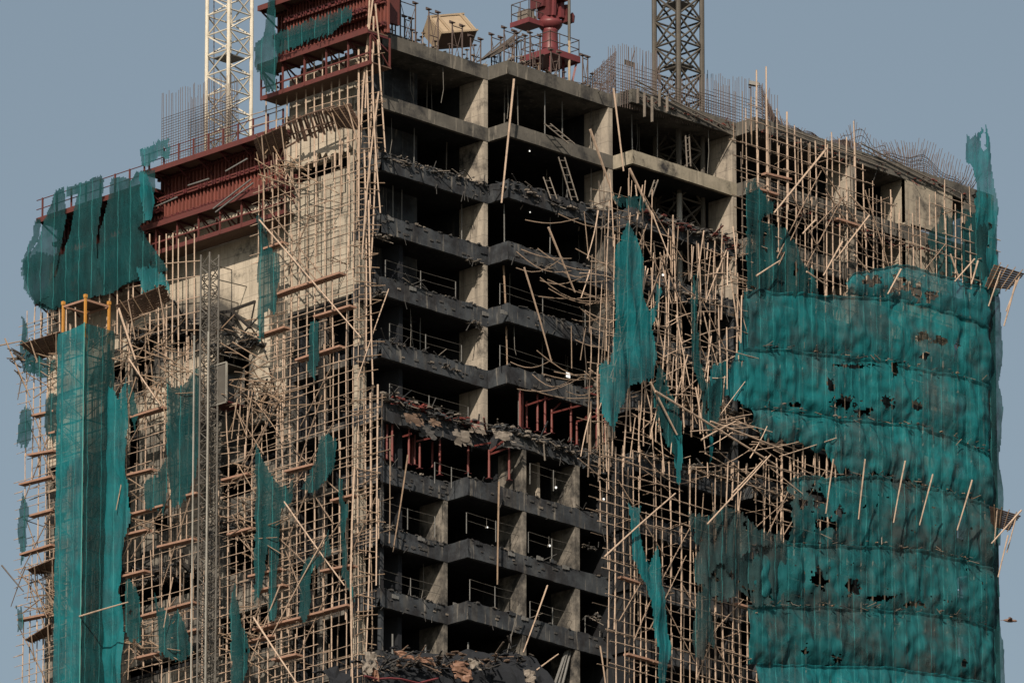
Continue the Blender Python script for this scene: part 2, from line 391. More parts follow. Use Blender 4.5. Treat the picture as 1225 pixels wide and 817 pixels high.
T.part('core_wall', MB().box((xD - 7, 4.2, ZK[12]), (xF - .5, 4.5, ZK[0])), M['black'])
T.part('lower_block', MB().box((.3, 0.3, 0), (xF - .3, YW - .3, ZK[12] - .1)), M['conc_edge'])
# side of the stair pier and small columns behind the corner
T.part('column', MB().box((.02, YP0 - .25, ZK[12]), (.75, YP0 + .45, ZK[3])), M['pierwall'])
T.part('column', MB().box((.4, .35, ZK[12]), (.62, .6, ZK[6])), M['char_edge'])

def holes_wall(face_x, y0, y1, z0, z1, th, holes):
    """wall on the plane X = face_x with rectangular openings (ya, yb, za, zb)"""
    ys = sorted({y0, y1, *[min(max(v, y0), y1) for h in holes for v in h[:2]]})
    zs = sorted({z0, z1, *[min(max(v, z0), z1) for h in holes for v in h[2:]]})
    m = MB(); idx = {}
    def vert(i, j, k):
        key = (i, j, k)
        if key not in idx: idx[key] = len(m.v); m.v.append((face_x + (th if k else 0), ys[i], zs[j]))
        return idx[key]
    solid = lambda i, j: 0 <= i < len(ys)-1 and 0 <= j < len(zs)-1 and not any(h[0] <= (ys[i]+ys[i+1])/2 <= h[1] and h[2] <= (zs[j]+zs[j+1])/2 <= h[3] for h in holes)
    for i in range(len(ys)-1):
        for j in range(len(zs)-1):
            if not solid(i, j): continue
            m.f.append((vert(i,j,0), vert(i,j+1,0), vert(i+1,j+1,0), vert(i+1,j,0)))
            m.f.append((vert(i,j,1), vert(i+1,j,1), vert(i+1,j+1,1), vert(i,j+1,1)))
            if not solid(i-1,j): m.f.append((vert(i,j,0), vert(i,j,1), vert(i,j+1,1), vert(i,j+1,0)))
            if not solid(i+1,j): m.f.append((vert(i+1,j,0), vert(i+1,j+1,0), vert(i+1,j+1,1), vert(i+1,j,1)))
            if not solid(i,j-1): m.f.append((vert(i,j,0), vert(i+1,j,0), vert(i+1,j,1), vert(i,j,1)))
            if not solid(i,j+1): m.f.append((vert(i,j+1,0), vert(i,j+1,1), vert(i+1,j+1,1), vert(i+1,j+1,0)))
    return m
def hole(px0, px1, pt, pb, x):     # left and right pixel, top and bottom at the left one
    a = LP(px0, pt, x); b = LP(px1, pt, x); c = LP(px0, pb, x)
    return (b.y, a.y, c.z, a.z)
# stair pier wall, closed above and open bay by bay below
ph = []
for k in range(3, 12):
    zt = ZK[k] + .1 + 3.2 * 0; zb_ = ZK[k + 1] + 1.0
    if k >= 4: ph += [(YP0 + .5, YP0 + 2.5, zb_ - .5, zt), (YP0 + 2.9, YP0 + 5.0, zb_ - .6, zt)]
ph += [hole(350, 418, 205, 222, 0)]
ZP = ZK[4] + .6
T.part('pier_wall', holes_wall(0, YP0, YP1, ZP, LP(380, 84, 0).z, .4, ph), M['pierwall'])
T.part('pier_wall', holes_wall(.02, YP0, YP1, ZK[12], ZP - .001, .38, ph), M['pier_low'], 'blackened lower part of the stair pier')
T.part('pier_side_wall', MB().box((.4, YP0, ZK[4]), (5, YP0 + .3, ZK[0] + 2)), M['char_edge'])
T.part('pier_side_wall', MB().box((.4, YP1 - .3, ZK[12]), (5, YP1, LP(380, 84, 0).z)), M['pierwall'])
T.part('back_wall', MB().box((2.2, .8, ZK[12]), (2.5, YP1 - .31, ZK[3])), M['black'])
for k in range(3, 12):
    T.part('floor_slab', MB().box((.41, YP0 + .31, ZK[k] - .1), (2.19, YP1 - .31, ZK[k] + .15)), M['char'])
# scorched cladding left hanging on the pier, ragged along its bottom
rag = MB(); a = LP(425, 128, -.35); n = 36; yy0 = YP0 + .1; yy1 = YP1 + .02; top = LP(380, 128, -.35).z
vs = []
for i in range(n + 1):
    y = yy0 + (yy1 - yy0) * i / n
    py = 188 + 16 * noise.noise(V((i * .33, 2, 1))) + 4 * R.random()
    zb_ = LP(380, py, -.35).z
    vs += [V((-.35, y, top)), V((-.35, y, zb_)), V((-.12, y, zb_)), V((-.12, y, top))]
fs = []
for i in range(n):
    for q in range(4): q2 = (q + 1) % 4; fs.append((i*4+q, i*4+q2, (i+1)*4+q2, (i+1)*4+q))
fs += [(0, 1, 2, 3), (n*4+3, n*4+2, n*4+1, n*4)]
T.part('cladding', rag.add(vs, fs), M['wing'], 'pale cladding with a ragged burnt bottom edge')
# wing wall
WX = .8
wh = [hole(a, b, c, d, WX) for a, b, c, d in ((131, 150, 436, 460), (262, 298, 418, 476), (204, 228, 392, 420), (160, 236, 702, 728), (128, 152, 702, 732),
      (288, 330, 512, 560), (160, 184, 400, 470), (150, 166, 500, 560), (262, 300, 560, 600), (270, 335, 640, 690), (128, 156, 600, 640), (262, 330, 740, 790), (180, 200, 620, 640),
      (60, 100, 690, 740), (60, 100, 560, 590), (150, 240, 800, 817), (205, 238, 500, 525))]
ZM = LP(250, 500, WX).z
T.part('wing_wall', holes_wall(WX, YP1 + .003, YW, ZM, LP(305, 236, WX).z, .4, wh), M['wing'])
T.part('wing_wall', holes_wall(WX + .03, YP1 + .003, YW, ZK[12], ZM - .001, .37, wh), M['wing_low'], 'smoke stained lower part of the wing wall')
T.part('wing_end_wall', MB().box((WX + .4, YW - .3, ZK[12]), (9, YW, LP(65, 300, WX).z)), M['wing'])
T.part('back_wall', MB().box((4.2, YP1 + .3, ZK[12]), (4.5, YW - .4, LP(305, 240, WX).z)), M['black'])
for k in range(2, 13):
    T.part('floor_slab', MB().box((WX + .41, YP1 + .01, ZK[k] + .2), (9, YW - .31, ZK[k] + .42)), M['char'])
# ------------------------------------------------------------------ helpers on the two faces
def FP(face, px, py, plane): return LP(px, py, plane) if face == 'L' else RP(px, py, plane)
def az(face, p): return (p.y, p.z) if face == 'L' else (p.x, p.z)
def xyz(face, plane, a, z, out=0.0):      # plane shifted outwards by out
    return V((plane - out, a, z)) if face == 'L' else V((a, plane - out, z))
def inside(poly, x, y):
    c = False; j = len(poly) - 1
    for i in range(len(poly)):
        xi, yi = poly[i]; xj, yj = poly[j]
        if (yi > y) != (yj > y) and x < (xj - xi) * (y - yi) / (yj - yi) + xi: c = not c
        j = i
    return c
def spans(poly, val, axis):               # intervals of the line axis = val inside the polygon
    out = []; j = len(poly) - 1
    for i in range(len(poly)):
        p, q = poly[i], poly[j]; j = i
        if (p[axis] > val) != (q[axis] > val):
            o = 1 - axis; out.append(p[o] + (q[o] - p[o]) * (val - p[axis]) / (q[axis] - p[axis]))
    out.sort(); return list(zip(out[::2], out[1::2]))

def bent(p, q, amp, rnd, segs=4):
    p = V(p); q = V(q); d = q - p; L = d.length
    o = V((rnd.uniform(-1, 1), rnd.uniform(-1, 1), rnd.uniform(-1, 1) * (.3 if abs(d.z) > L * .7 else 1))) * amp * L
    return [p + d * (i / segs) + o * math.sin(math.pi * i / segs) for i in range(segs + 1)]

def scaffold(label, face, plane, px_poly, du=.62, dz=.62, layers=(0, -.9), keep=(.95, .9), tilt=.012, seed=1, mat='bamboo', r=.042,
             braces=10, loc=None, cap=(100, 100), seg=(4.5, 6.8), damage=None, over=.6, ties=True):
    rnd = random.Random(seed)
    poly = [az(face, FP(face, x, y, plane)) for x, y in px_poly]
    a0 = min(p[0] for p in poly); a1 = max(p[0] for p in poly); z0 = min(p[1] for p in poly); z1 = max(p[1] for p in poly)
    t = Thing('bamboo_scaffold', label, 'scaffold', 'sections of bamboo scaffolding', xyz(face, plane, (a0 + a1) / 2, z0))
    ups, leds, brs, tr, ups2, leds2 = [], [], [], [], [], []
    keep0 = keep
    for li, lo in enumerate(layers):
        keep = keep0 if li == 0 else (keep0[0] * .62, keep0[1] * .5)
        a = a0 + rnd.random() * .2
        while a < a1:
            for s0, s1 in spans(poly, a, 0):
                z = s0 - rnd.random() * 2
                while z < s1 - .3:
                    L = rnd.uniform(*seg); e = min(z + L, s1 + rnd.random() * over)
                    zs = max(z, s0 - .2)
                    dm = damage(a, (zs + e) / 2) if damage else 0
                    if rnd.random() < keep[0] * (1 - dm * .45) and e - zs > .5:
                        tl = tilt * (1 + dm * 9); j = rnd.uniform(-.05, .05)
                        p = xyz(face, plane, a + j, zs, lo + rnd.uniform(-.04, .04)); q = xyz(face, plane, a + j + rnd.gauss(0, tl) * (e - zs), e, lo + rnd.uniform(-.05, .05) + dm * rnd.uniform(-.2, .5))
                        rr = r * rnd.uniform(.6, 1.2); (ups if li == 0 else ups2).append((bent(p, q, .006 + .012 * dm, rnd), rr, rr * .72))
                    z = e - rnd.uniform(.2, .9)
            a += du * rnd.uniform(.72, 1.3)
        z = z0 + rnd.random() * .2
        while z < z1:
            for s0, s1 in spans(poly, z, 1):
                a = s0 - rnd.random() * 3
                while a < s1 - .2:
                    L = rnd.uniform(seg[0] * .8, seg[1] * .9); e = min(a + L, s1 + rnd.random() * .45); st = max(a, s0 - rnd.random() * .45)
                    dm = damage((st + e) / 2, z) if damage else 0
                    if rnd.random() < keep[1] * (1 - dm * .3) and e - st > .4:
                        tl = (.008 + dm * .09)
                        p = xyz(face, plane, st, z + rnd.uniform(-.05, .05), lo + .07); q = xyz(face, plane, e, z + rnd.gauss(0, tl) * (e - st), lo + .07 + dm * rnd.uniform(-.3, .6))
                        rr = r * rnd.uniform(.45, .75); (leds if li == 0 else leds2).append((bent(p, q, .004 + .03 * dm, rnd, 5), rr, rr * .75))
                    a = e - rnd.uniform(.15, .8)
            z += dz * rnd.uniform(.8, 1.22)
    for i in range(braces):
        for _ in range(30):
            a = rnd.uniform(a0, a1); z = rnd.uniform(z0, z1); L = rnd.uniform(3.5, 7.5); an = rnd.choice((1, -1)) * rnd.uniform(.7, 1.15)
            b, zz = a + L * math.cos(an), z + L * math.sin(an)
            if inside(poly, a, z) and inside(poly, b, zz):
                brs.append((bent(xyz(face, plane, a, z, layers[0] + .14), xyz(face, plane, b, zz, layers[0] + .16), .006, rnd), r, r * .75)); break
    if ties:
        for i in range(int((a1 - a0) * (z1 - z0) / 9)):
            a = rnd.uniform(a0, a1); z = rnd.uniform(z0, z1)
            if inside(poly, a, z):
                tr.append((bent(xyz(face, plane, a, z, layers[0] + rnd.uniform(.15, .6)), xyz(face, plane, a + rnd.uniform(-.3, .3), z + rnd.uniform(-.2, .2), layers[-1] - .25), .01, rnd, 2), r * .8, r * .6))
    t.poles('upright', ups, M[mat], cap[0]); t.poles('ledger', leds, M[mat], cap[1])
    for nm, l2 in (('rear_upright', ups2), ('rear_ledger', leds2)):
        m = MB()
        for e in l2: m.tube(e[0], e[1], e[2], 5)
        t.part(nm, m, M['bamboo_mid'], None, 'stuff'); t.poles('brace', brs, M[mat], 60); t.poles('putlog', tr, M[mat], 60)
    return t

def planks(t, face, plane, lst, out=.45, w=.75):
    for (x0, y0, x1, y1) in lst:
        p = FP(face, x0, y0, plane); q = FP(face, x1, y1, plane)
        a0, z0 = az(face, p); a1, z1 = az(face, q); off = .12 + w / 2 - .35
        d = V(xyz(face, plane, a1, z1)) - V(xyz(face, plane, a0, z0)); n = max(1, round(d.length / 2.1))
        m = MB()
        for i in range(n):
            s = xyz(face, plane, a0, z0, off) + d * (i / n); e = xyz(face, plane, a0, z0, off) + d * ((i + .97) / n) + V((0, 0, R.uniform(-.03, .03)))
            m.beam(s, e, w * .95, .12)
            m.beam(s + V((0, 0, .02)), s + d / n * .97 + V((0, 0, .02)), .05, .26, V((0, 0, 1))) if False else None
        t.part('plank', m, M['plank'])

# ------------------------------------------------------------------ scaffolds, left face
OL = -1.25
S1 = scaffold('narrow bamboo scaffold past the left end of the tower, open sky behind it', 'L', OL, [(25, 378), (68, 372), (70, 840), (22, 840)], .62, .6, (0, -1.0, -2.2), (.9, .75), .012, 11, braces=8)
planks(S1, 'L', OL, [(26, 580, 66, 570), (37, 618, 66, 611), (27, 664, 66, 652), (24, 742, 62, 735), (40, 498, 68, 492), (36, 545, 68, 539)], w=.5)
def dml(a, z):          # the burnt patches of the wing
    d = 0
    for (x, y, rr) in ((175, 410, 3.), (255, 460, 3.2), (270, 540, 2.5), (310, 500, 3), (190, 740, 2.6), (290, 640, 2.)):
        p = LP(x, y, OL); d = max(d, 1 - math.hypot(a - p.y, z - p.z) / rr)
    return max(0, d) * 1.1
S2 = scaffold('broad bamboo scaffold between the green netted hoist tower and the grey lattice hoist', 'L', OL,
    [(70, 420), (72, 400), (130, 385), (150, 392), (172, 372), (200, 350), (205, 420), (238, 405), (236, 480), (243, 560), (243, 840), (62, 840), (64, 470)], .68, .68, (0, -.95), (.84, .76), .014, 12, braces=12, damage=dml)
planks(S2, 'L', OL, [(156, 569, 186, 561), (156, 617, 200, 605), (212, 597, 240, 590), (158, 742, 236, 720), (150, 690, 178, 683), (192, 655, 236, 645), (155, 640, 180, 634), (160, 500, 200, 488), (165, 788, 205, 778), (216, 760, 240, 753), (60, 520, 70, 518)], w=.55)
S3 = scaffold('ragged bamboo scaffold between the grey lattice hoist and the stair pier', 'L', OL,
    [(262, 520), (285, 470), (312, 455), (312, 420), (345, 400), (345, 840), (262, 840)], .62, .6, (0, -.95), (.88, .85), .016, 13, braces=10, damage=dml)
planks(S3, 'L', OL, [(268, 575, 300, 566), (275, 640, 305, 632), (290, 770, 330, 760), (300, 690, 340, 680)], w=.5)
S4 = scaffold('dense bamboo grid over the stair pier left of the open floors', 'L', OL,
    [(304, 290), (306, 232), (326, 196), (345, 204), (400, 186), (432, 150), (436, 200), (430, 340), (432, 480), (452, 470), (453, 640), (433, 665), (430, 840), (330, 840), (330, 420), (318, 405)], .62, .64, (0, -.95), (.93, .88), .008, 14, braces=14, r=.042)
planks(S4, 'L', OL, [(320, 299, 343, 291), (331, 355, 412, 327), (313, 403, 346, 392), (380, 380, 425, 366), (358, 432, 412, 415), (307, 708, 345, 700), (388, 684, 426, 676), (307, 754, 421, 724), (345, 565, 380, 556), (330, 790, 360, 783), (400, 600, 428, 593)], w=.6)
S2.poles('upright', [(bent(LP(x + R.uniform(-1, 1), t_, OL), LP(x + R.uniform(-1, 1), b_, OL), .004, R), .04, .05) for x, t_, b_ in ((119, 333, 380), (131, 327, 390), (141, 327, 400), (153, 304, 420), (159, 292, 380), (170, 297, 360), (180, 280, 400), (190, 282, 420), (198, 280, 430), (206, 279, 440), (214, 286, 430), (223, 284, 470), (233, 280, 480), (107, 341, 400), (90, 346, 400), (80, 350, 400), (71, 354, 400))], M['bamboo'])
S2.poles('ledger', [(bent(LP(x0, y0, OL), LP(x1, y1, OL), .006, R), .035, .03) for x0, y0, x1, y1 in ((108, 350, 165, 332), (160, 320, 240, 312), (150, 345, 240, 330), (190, 366, 260, 350), (180, 384, 240, 372))], M['bamboo'])
S4.poles('upright', [(bent(LP(x + R.uniform(-1, 1), t_, OL), LP(x + R.uniform(-1, 1), b_, OL), .004, R), .04, .055) for x, t_, b_ in ((319, 90, 190), (331, 95, 210), (343, 103, 215), (354, 90, 190), (366, 76, 165), (376, 74, 200), (386, 64, 170), (396, 60, 160), (406, 64, 200), (417, 66, 215), (428, 58, 240))], M['bamboo'])
S4.poles('ledger', [(bent(LP(x0, y0, OL), LP(x1, y1, OL), .006, R), .03, .026) for x0, y0, x1, y1 in ((300, 138, 345, 124), (345, 110, 436, 84), (370, 130, 440, 112), (300, 152, 340, 142))], M['bamboo'])
# tall sheaf of poles on the corner
rr = random.Random(5); t = Thing('bamboo_scaffold', 'tall leaning sheaf of bamboo poles on the corner beside the top floors', 'scaffold', 'sections of bamboo scaffolding', LP(442, 400, -1.4))
ls = [((443, -20), (437, 130)), ((449, 5), (455, 60)), ((438, 60), (443, 250)), ((452, 48), (461, 182)), ((447, 20), (441, 190)), ((434, 70), (430, 200)), ((445, 60), (455, 255)),
      ((440, 30), (452, 190)), ((429, 60), (429, 260)), ((450, 120), (443, 330)), ((436, 180), (438, 420)), ((446, 0), (432, 150)), ((453, 110), (433, 310)), ((441, 240), (446, 460)), ((452, 460), (450, 700)), ((443, 470), (436, 820)), ((424, 560), (422, 820))]
t.poles('pole', [(bent(LP(a, b, OL - rr.uniform(0, .5)), LP(c, d, OL - rr.uniform(0, .5)), .01, rr), .06, .045) for (a, b), (c, d) in ls], M['bamboo'])
lo = []
for i in range(46):
    y = 70 + i * 8.3 + rr.uniform(-3, 3); x = rr.uniform(424, 436)
    lo.append((bent(LP(x, y, OL - .1), LP(x + rr.uniform(14, 30), y + rr.uniform(-10, 3), OL - rr.uniform(0, .6)), .01, rr, 3), .035, .026))
for i in range(34):
    y = 470 + i * 10 + rr.uniform(-3, 3)
    lo.append((bent(LP(rr.uniform(420, 436), y, OL - .1), LP(rr.uniform(446, 462), y + rr.uniform(-12, 8), OL - rr.uniform(0, .6)), .01, rr, 3), .035, .026))
t.poles('ledger', lo, M['bamboo_old'])

# ------------------------------------------------------------------ scaffolds, right face
OR = -6.2
S5 = scaffold('bamboo scaffold over the top storeys at the upper right, above the netting', 'R', OR,
    [(890, 158), (897, 122), (925, 140), (965, 175), (1020, 178), (1045, 230), (1090, 262), (1130, 235), (1168, 240), (1190, 262), (1190, 350), (893, 350)], .72, .80, (0, -.85), (.95, .82), .014, 15, braces=9, r=.045, over=1.1)
planks(S5, 'R', OR, [(914, 208, 946, 215), (905, 226, 930, 233), (1000, 262, 1030, 272)], w=.4)
# two poles that stick up past the roof
S5.poles('upright', [(bent(RP(905, 84, OR), RP(907, 235, OR), .004, rr), .05, .06), (bent(RP(916.5, 80, OR), RP(918, 260, OR), .004, rr), .05, .06), (bent(RP(941, 134, OR), RP(941, 290, OR), .004, rr), .04, .055), (bent(RP(1021, 145, OR), RP(1022, 200, OR), .01, rr), .03, .05)], M['bamboo'])
def dmr(a, z): return .42 + .3 * noise.noise(V((a * .3, z * .3, 4)))
S6 = scaffold('collapsed tangle of bamboo scaffolding between the open floors and the netted face', 'R', OR,
    [(716, 262), (736, 215), (770, 230), (800, 290), (850, 300), (892, 300), (892, 505), (850, 520), (800, 500), (740, 560), (720, 560), (706, 420)], .66, .95, (0, -.8, -1.5), (.93, .55), .014, 16, braces=7, r=.044, damage=dmr, over=1.5, seg=(3.5, 6.5))
def dmg(a, z):
    p = RP(870, 640, OR); q = RP(760, 700, OR)
    return max(0, 1 - math.hypot(a - p.x, z - p.z) / 4) * .5
S7 = scaffold('regular bamboo grid low on the right, open floors showing behind it', 'R', OR,
    [(716, 600), (722, 545), (770, 540), (800, 560), (905, 560), (1010, 545), (1005, 575), (945, 580), (940, 655), (908, 660), (908, 840), (736, 840), (724, 700)], .62, .68, (0, -.85), (.9, .8), .014, 17, braces=12, r=.045, damage=dmg)
planks(S7, 'R', OR, [(749, 782, 802, 797), (742, 690, 768, 699), (880, 722, 905, 730)], w=.4)
S8 = scaffold('bamboo scaffold standing hidden behind the big green net sheets on the right', 'R', -5.9,
    [(893, 350), (1180, 356), (1180, 845), (905, 845), (935, 640)], .95, 1.0, (0,), (.95, .9), .01, 18, braces=0, r=.055, cap=(60, 60), ties=False)

# sagging broken ledgers of the tangle
sg = []; rr = random.Random(9)
for i in range(55):
    x = rr.uniform(690, 860); y = rr.uniform(300, 560); L = rr.uniform(30, 95); s = rr.gauss(.12, .28)
    p = RP(x, y, OR - rr.uniform(-.6, .5)); q = RP(x + L, y + L * s, OR - rr.uniform(-.6, .5)); sag = rr.uniform(-.12, .16) * (q - p).length
    pts = [p.lerp(q, k / 6) - V((0, 0, sag * math.sin(math.pi * k / 6))) for k in range(7)]
    sg.append((pts, .036, .025))
for i in range(50):
    x = rr.uniform(700, 890); y = rr.uniform(250, 500); L = rr.uniform(35, 95); an = rr.gauss(1.57, .2)
    sg.append((bent(RP(x, y, OR - .1), RP(x + L * math.cos(an), y + L * math.sin(an), OR - rr.uniform(-.3, .8)), .02, rr), .045, .03))
for i in range(26):      # around the burnt opening
    x = rr.uniform(830, 960); y = rr.uniform(500, 545) + (x - 860) * .15; L = rr.uniform(25, 80); an = rr.gauss(.1, .5)
    sg.append((bent(RP(x, y, OR - .1), RP(x + L * math.cos(an), y + L * math.sin(an), OR - rr.uniform(-.3, .8)), .02, rr), .035, .025))
S6.poles('fallen_pole', sg, M['bamboo'], 100)
# the same on the left wing
sg = []
for (cx, cy, wx, wy, n) in ((180, 430, 40, 45, 46), (300, 470, 35, 35, 50), (265, 400, 30, 20, 12), (290, 600, 30, 60, 26), (30, 440, 22, 40, 18), (45, 700, 20, 40, 26), (170, 770, 40, 12, 20), (150, 600, 20, 50, 18), (275, 760, 25, 40, 24), (330, 190, 25, 40, 24)):
    for i in range(n):
        x = rr.gauss(cx, wx * .5); y = rr.gauss(cy, wy * .5); L = rr.uniform(12, 52); an = rr.choice((rr.gauss(1.5, .35), rr.gauss(-.25, .5), rr.gauss(.5, .3)))
        sg.append((bent(LP(x, y, OL - .3), LP(x + L * math.cos(an), y + L * math.sin(an), OL - rr.uniform(-.6, .9)), .02, rr), .04, .025))
S2.poles('fallen_pole', sg, M['bamboo_old'], 100)
# ------------------------------------------------------------------ green netting
def rag_net(label, face, plane, poly_px, mat='net', cell=.085, fold=.22, freq=1.6, seed=0, holes=0.0, group='torn rags of green netting', name='torn_net', cat='netting', jag=.11, out=0.0, depth_fn=None):
    poly = [az(face, FP(face, x, y, plane)) for x, y in poly_px]
    a0 = min(p[0] for p in poly) - .2; a1 = max(p[0] for p in poly) + .2; z0 = min(p[1] for p in poly) - .3; z1 = max(p[1] for p in poly) + .2
    na = int((a1 - a0) / cell) + 1; nz = int((z1 - z0) / cell) + 1; idx = {}; m = MB()
    hh = max(1.0, z1 - z0)
    def vert(i, j):
        if (i, j) not in idx:
            a = a0 + i * cell; z = z0 + j * cell; dn = (z1 - z) / hh
            f = noise.noise(V((a * freq * .8 + seed, z * .2, seed))); f2 = .6 * noise.noise(V((a * freq * 2.0, z * .5 + seed, 3))); f3 = noise.noise(V((a * .5, z * .5, seed + 8)))
            o = out + fold * .7 * (f * 1.3 + f2 * .5) * (.35 + dn) + .16 * f3 + .05 * math.sin(dn * 5 + seed)
            sh = .05 * noise.noise(V((a * 2.5 + 9, z * 2.5, seed)))
            if depth_fn: o += depth_fn(a, z)
            idx[(i, j)] = len(m.v); m.v.append(tuple(xyz(face, plane, a + sh, z + sh * .8, o)))
        return idx[(i, j)]
    for i in range(na):
        for j in range(nz):
            a = a0 + (i + .5) * cell; z = z0 + (j + .5) * cell
            ja = jag * (noise.noise(V((a * 2.1, z * .7 + seed, 5))) + .5 * noise.noise(V((a * 5, z * 2 + seed, 6)))); jz = jag * 2.6 * noise.noise(V((a * 6 + seed, z * .4, 2)))
            if not inside(poly, a + ja, z + jz): continue
            if holes > 0 and noise.noise(V((a * 1.7 + seed * 3, z * .9, 11))) + .5 * noise.noise(V((a * 4.5, z * 3, seed))) > .62 - holes: continue
            m.f.append((vert(i, j), vert(i + 1, j), vert(i + 1, j + 1), vert(i, j + 1)))
    if not m.f: return None
    return solo(name, m, M[mat], label, cat, group, smooth=True)

def curve(pts, x):
    if x <= pts[0][0]: return pts[0][1]
    for (xa, ya), (xb, yb) in zip(pts, pts[1:]):
        if x <= xb: return ya + (yb - ya) * (x - xa) / (xb - xa)
    return pts[-1][1]
def band_net(label, x0, x1, top, bot, mat, seed, bulge=.5, fold=.3, group='big green net sheets tied round the right-hand face', ragged=(0, 0), lag=0, holes=(), lefty=None, burn=0.0, plane=-6.45, corner=True):
    """sheet on the right-hand face hung from the px curve top down to bot, tied along its foot"""
    m = MB(); step = 1.35; nx = int((x1 - x0) / step); ny = 44; xc = RP(x1, 500, plane).x; keep = set()
    P = []
    for i in range(nx + 1):
        px = x0 + (x1 - x0) * i / nx
        t = curve(top, px); b = curve(bot, px)
        if ragged[0]: t += ragged[0] * (noise.noise(V((px * .12, seed, 0))) + .6 * noise.noise(V((px * .4, seed, 1))))
        if ragged[1]: b += ragged[1] * (noise.noise(V((px * .10, seed, 2))) + .7 * noise.noise(V((px * .35, seed, 3))))
        scl = 1.7 * abs(math.sin(px * .06 + seed + noise.noise(V((px * .02, seed, 0))) * 2)) # scallops between the ties
        col = []
        for j in range(ny + 1):
            s = j / ny; py = t + (b - t) * s + (1 - s) * scl + s * 2.5 * noise.noise(V((px * .06, seed, 7)))
            p = RP(px, py, plane)
            A = p.x; Z = p.z
            big = bulge * (math.sin(math.pi * min(1, s ** 1.3)) ** .8) * (.75 + .6 * noise.noise(V((A * .35, seed * 3, 0))))
            vf = noise.noise(V((A * .8 + .8 * noise.noise(V((A * .6, Z * .5, 1))), Z * .3, seed))) * 1.1 + .22 * noise.noise(V((A * 2.2, Z * .6, seed + 3)))
            diag = noise.noise(V(((A + Z * 1.1) * .9, (A - Z) * .3, seed + 6)))
            rough = noise.noise(V((A * 1.6, Z * 1.6, seed + 5)))
            o = big + fold * vf * (.35 + .65 * math.sin(math.pi * s)) + fold * .7 * diag * s + .10 * rough
            o += (.10 if s < .04 else 0)
            y = plane - o
            if corner:
                e = (xc - 1.0) - A
                if e < 0:
                    u = min(1, -e / 1.0); A2 = xc - 1.0 + (1.0 + o * .6) * math.sin(u * 1.5); y = plane - o * math.cos(u * 1.2) + 1.2 * (1 - math.cos(u * 1.5)); A = A2
            col.append((A, y, Z))
        P.append(col)
    if corner:                # a narrow return round the corner
        col2 = [(A - .1 + .25 * noise.noise(V((0, Z, seed))), y + .9, Z) for (A, y, Z) in P[-1]]; P.append(col2)
        P.append([(A - .2, y + 1.2, Z) for (A, y, Z) in col2])
    n = len(P)
    for col in P: m.v += col
    for i in range(n - 1):
        px = x0 + (x1 - x0) * i / nx
        for j in range(ny):
            s = j / ny; py = curve(top, px) + (curve(bot, px) - curve(top, px)) * s
            if lefty and px < x0 + lefty * (1 + noise.noise(V((py * .09, seed, 4))) * 1.6): continue
            q = False
            for (hx, hy, rx, ry) in holes:
                dd = math.hypot((px - hx) / rx, (py - hy) / ry) + .8 * noise.noise(V((px * .14, py * .12, seed + 2))) + .5 * noise.noise(V((px * .4, py * .3, seed)))
                if dd < .75: q = True; break
            if q: continue
            if burn and noise.noise(V((px * .16, py * .13, seed + 9))) + .5 * noise.noise(V((px * .45, py * .4, seed))) > .75 - burn: continue
            m.f.append((i*(ny+1)+j, i*(ny+1)+j+1, (i+1)*(ny+1)+j+1, (i+1)*(ny+1)+j))
    return solo('green_net', m, M[mat], label, 'netting', group, smooth=True)

S0 = [(893, 352), (908, 343), (921, 350), (945, 348), (985, 352), (1035, 354), (1075, 357), (1120, 366), (1192, 392)]
S0b = [(1008, 338), (1022, 326), (1050, 320), (1070, 316), (1090, 317), (1130, 330), (1175, 342), (1192, 346)]
T0b = [(1008, 352), (1060, 358), (1100, 366), (1130, 376), (1192, 395)]
S1c = [(890, 416), (930, 416), (1010, 425), (1060, 430), (1100, 440), (1150, 449), (1192, 461)]
S2c = [(890, 487), (925, 487), (1000, 500), (1060, 504), (1100, 509), (1145, 524), (1192, 546)]
S3t = [(902, 512), (925, 528), (960, 530), (985, 542), (1010, 566), (1050, 568), (1100, 578), (1150, 592), (1192, 606)]
S3b = [(938, 576), (955, 568), (1000, 570), (1050, 567), (1097, 578), (1150, 592), (1192, 607)]
S4c = [(890, 664), (905, 652), (946, 649), (1010, 651), (1060, 653), (1104, 657), (1150, 668), (1192, 680)]
S5c = [(890, 722), (960, 724), (1040, 727), (1111, 732), (1150, 739), (1192, 750)]
S6c = [(890, 792), (960, 794), (1058, 796), (1110, 803), (1150, 810), (1192, 817)]
S7c = [(890, 845), (1192, 875)]
ext = lambda c, d: [(x, y + d) for x, y in c]
band_net('short peaked green net at the very top of the netted face, beside the timber platform', 1010, 1192, S0b, T0b, 'net', 1, .35, .25, ragged=(2, 0), holes=((1070, 340, 14, 14), (1040, 335, 12, 8), (1092, 348, 10, 12), (1110, 352, 8, 10)), burn=.05)
band_net('top full width green net sheet hanging below the row of bare pole tips', 893, 1192, S0, ext(S1c, 1), 'net_grey', 2, .30, .22, ragged=(1.5, 0), holes=((1100, 402, 8, 7), (1120, 407, 10, 7), (1140, 414, 6, 5), (1103, 425, 7, 5), (930, 420, 4, 5)), burn=.0)
band_net('second green net sheet down, peppered with burnt holes near its foot', 888, 1192, S1c, ext(S2c, 1), 'net_grey', 3, .30, .24, ragged=(1, 0), holes=((988, 460, 5, 12), (1005, 480, 20, 9), (1058, 480, 9, 10), (1092, 482, 9, 9), (1030, 492, 12, 5), (1068, 437, 5, 12), (1015, 436, 30, 3), (950, 484, 8, 4)), burn=.0)
band_net('third green net sheet down with a torn lower edge over the dark burnt opening', 898, 1192, S2c, S3t, 'net_grey', 4, .34, .28, ragged=(.5, 9), burn=0.0)
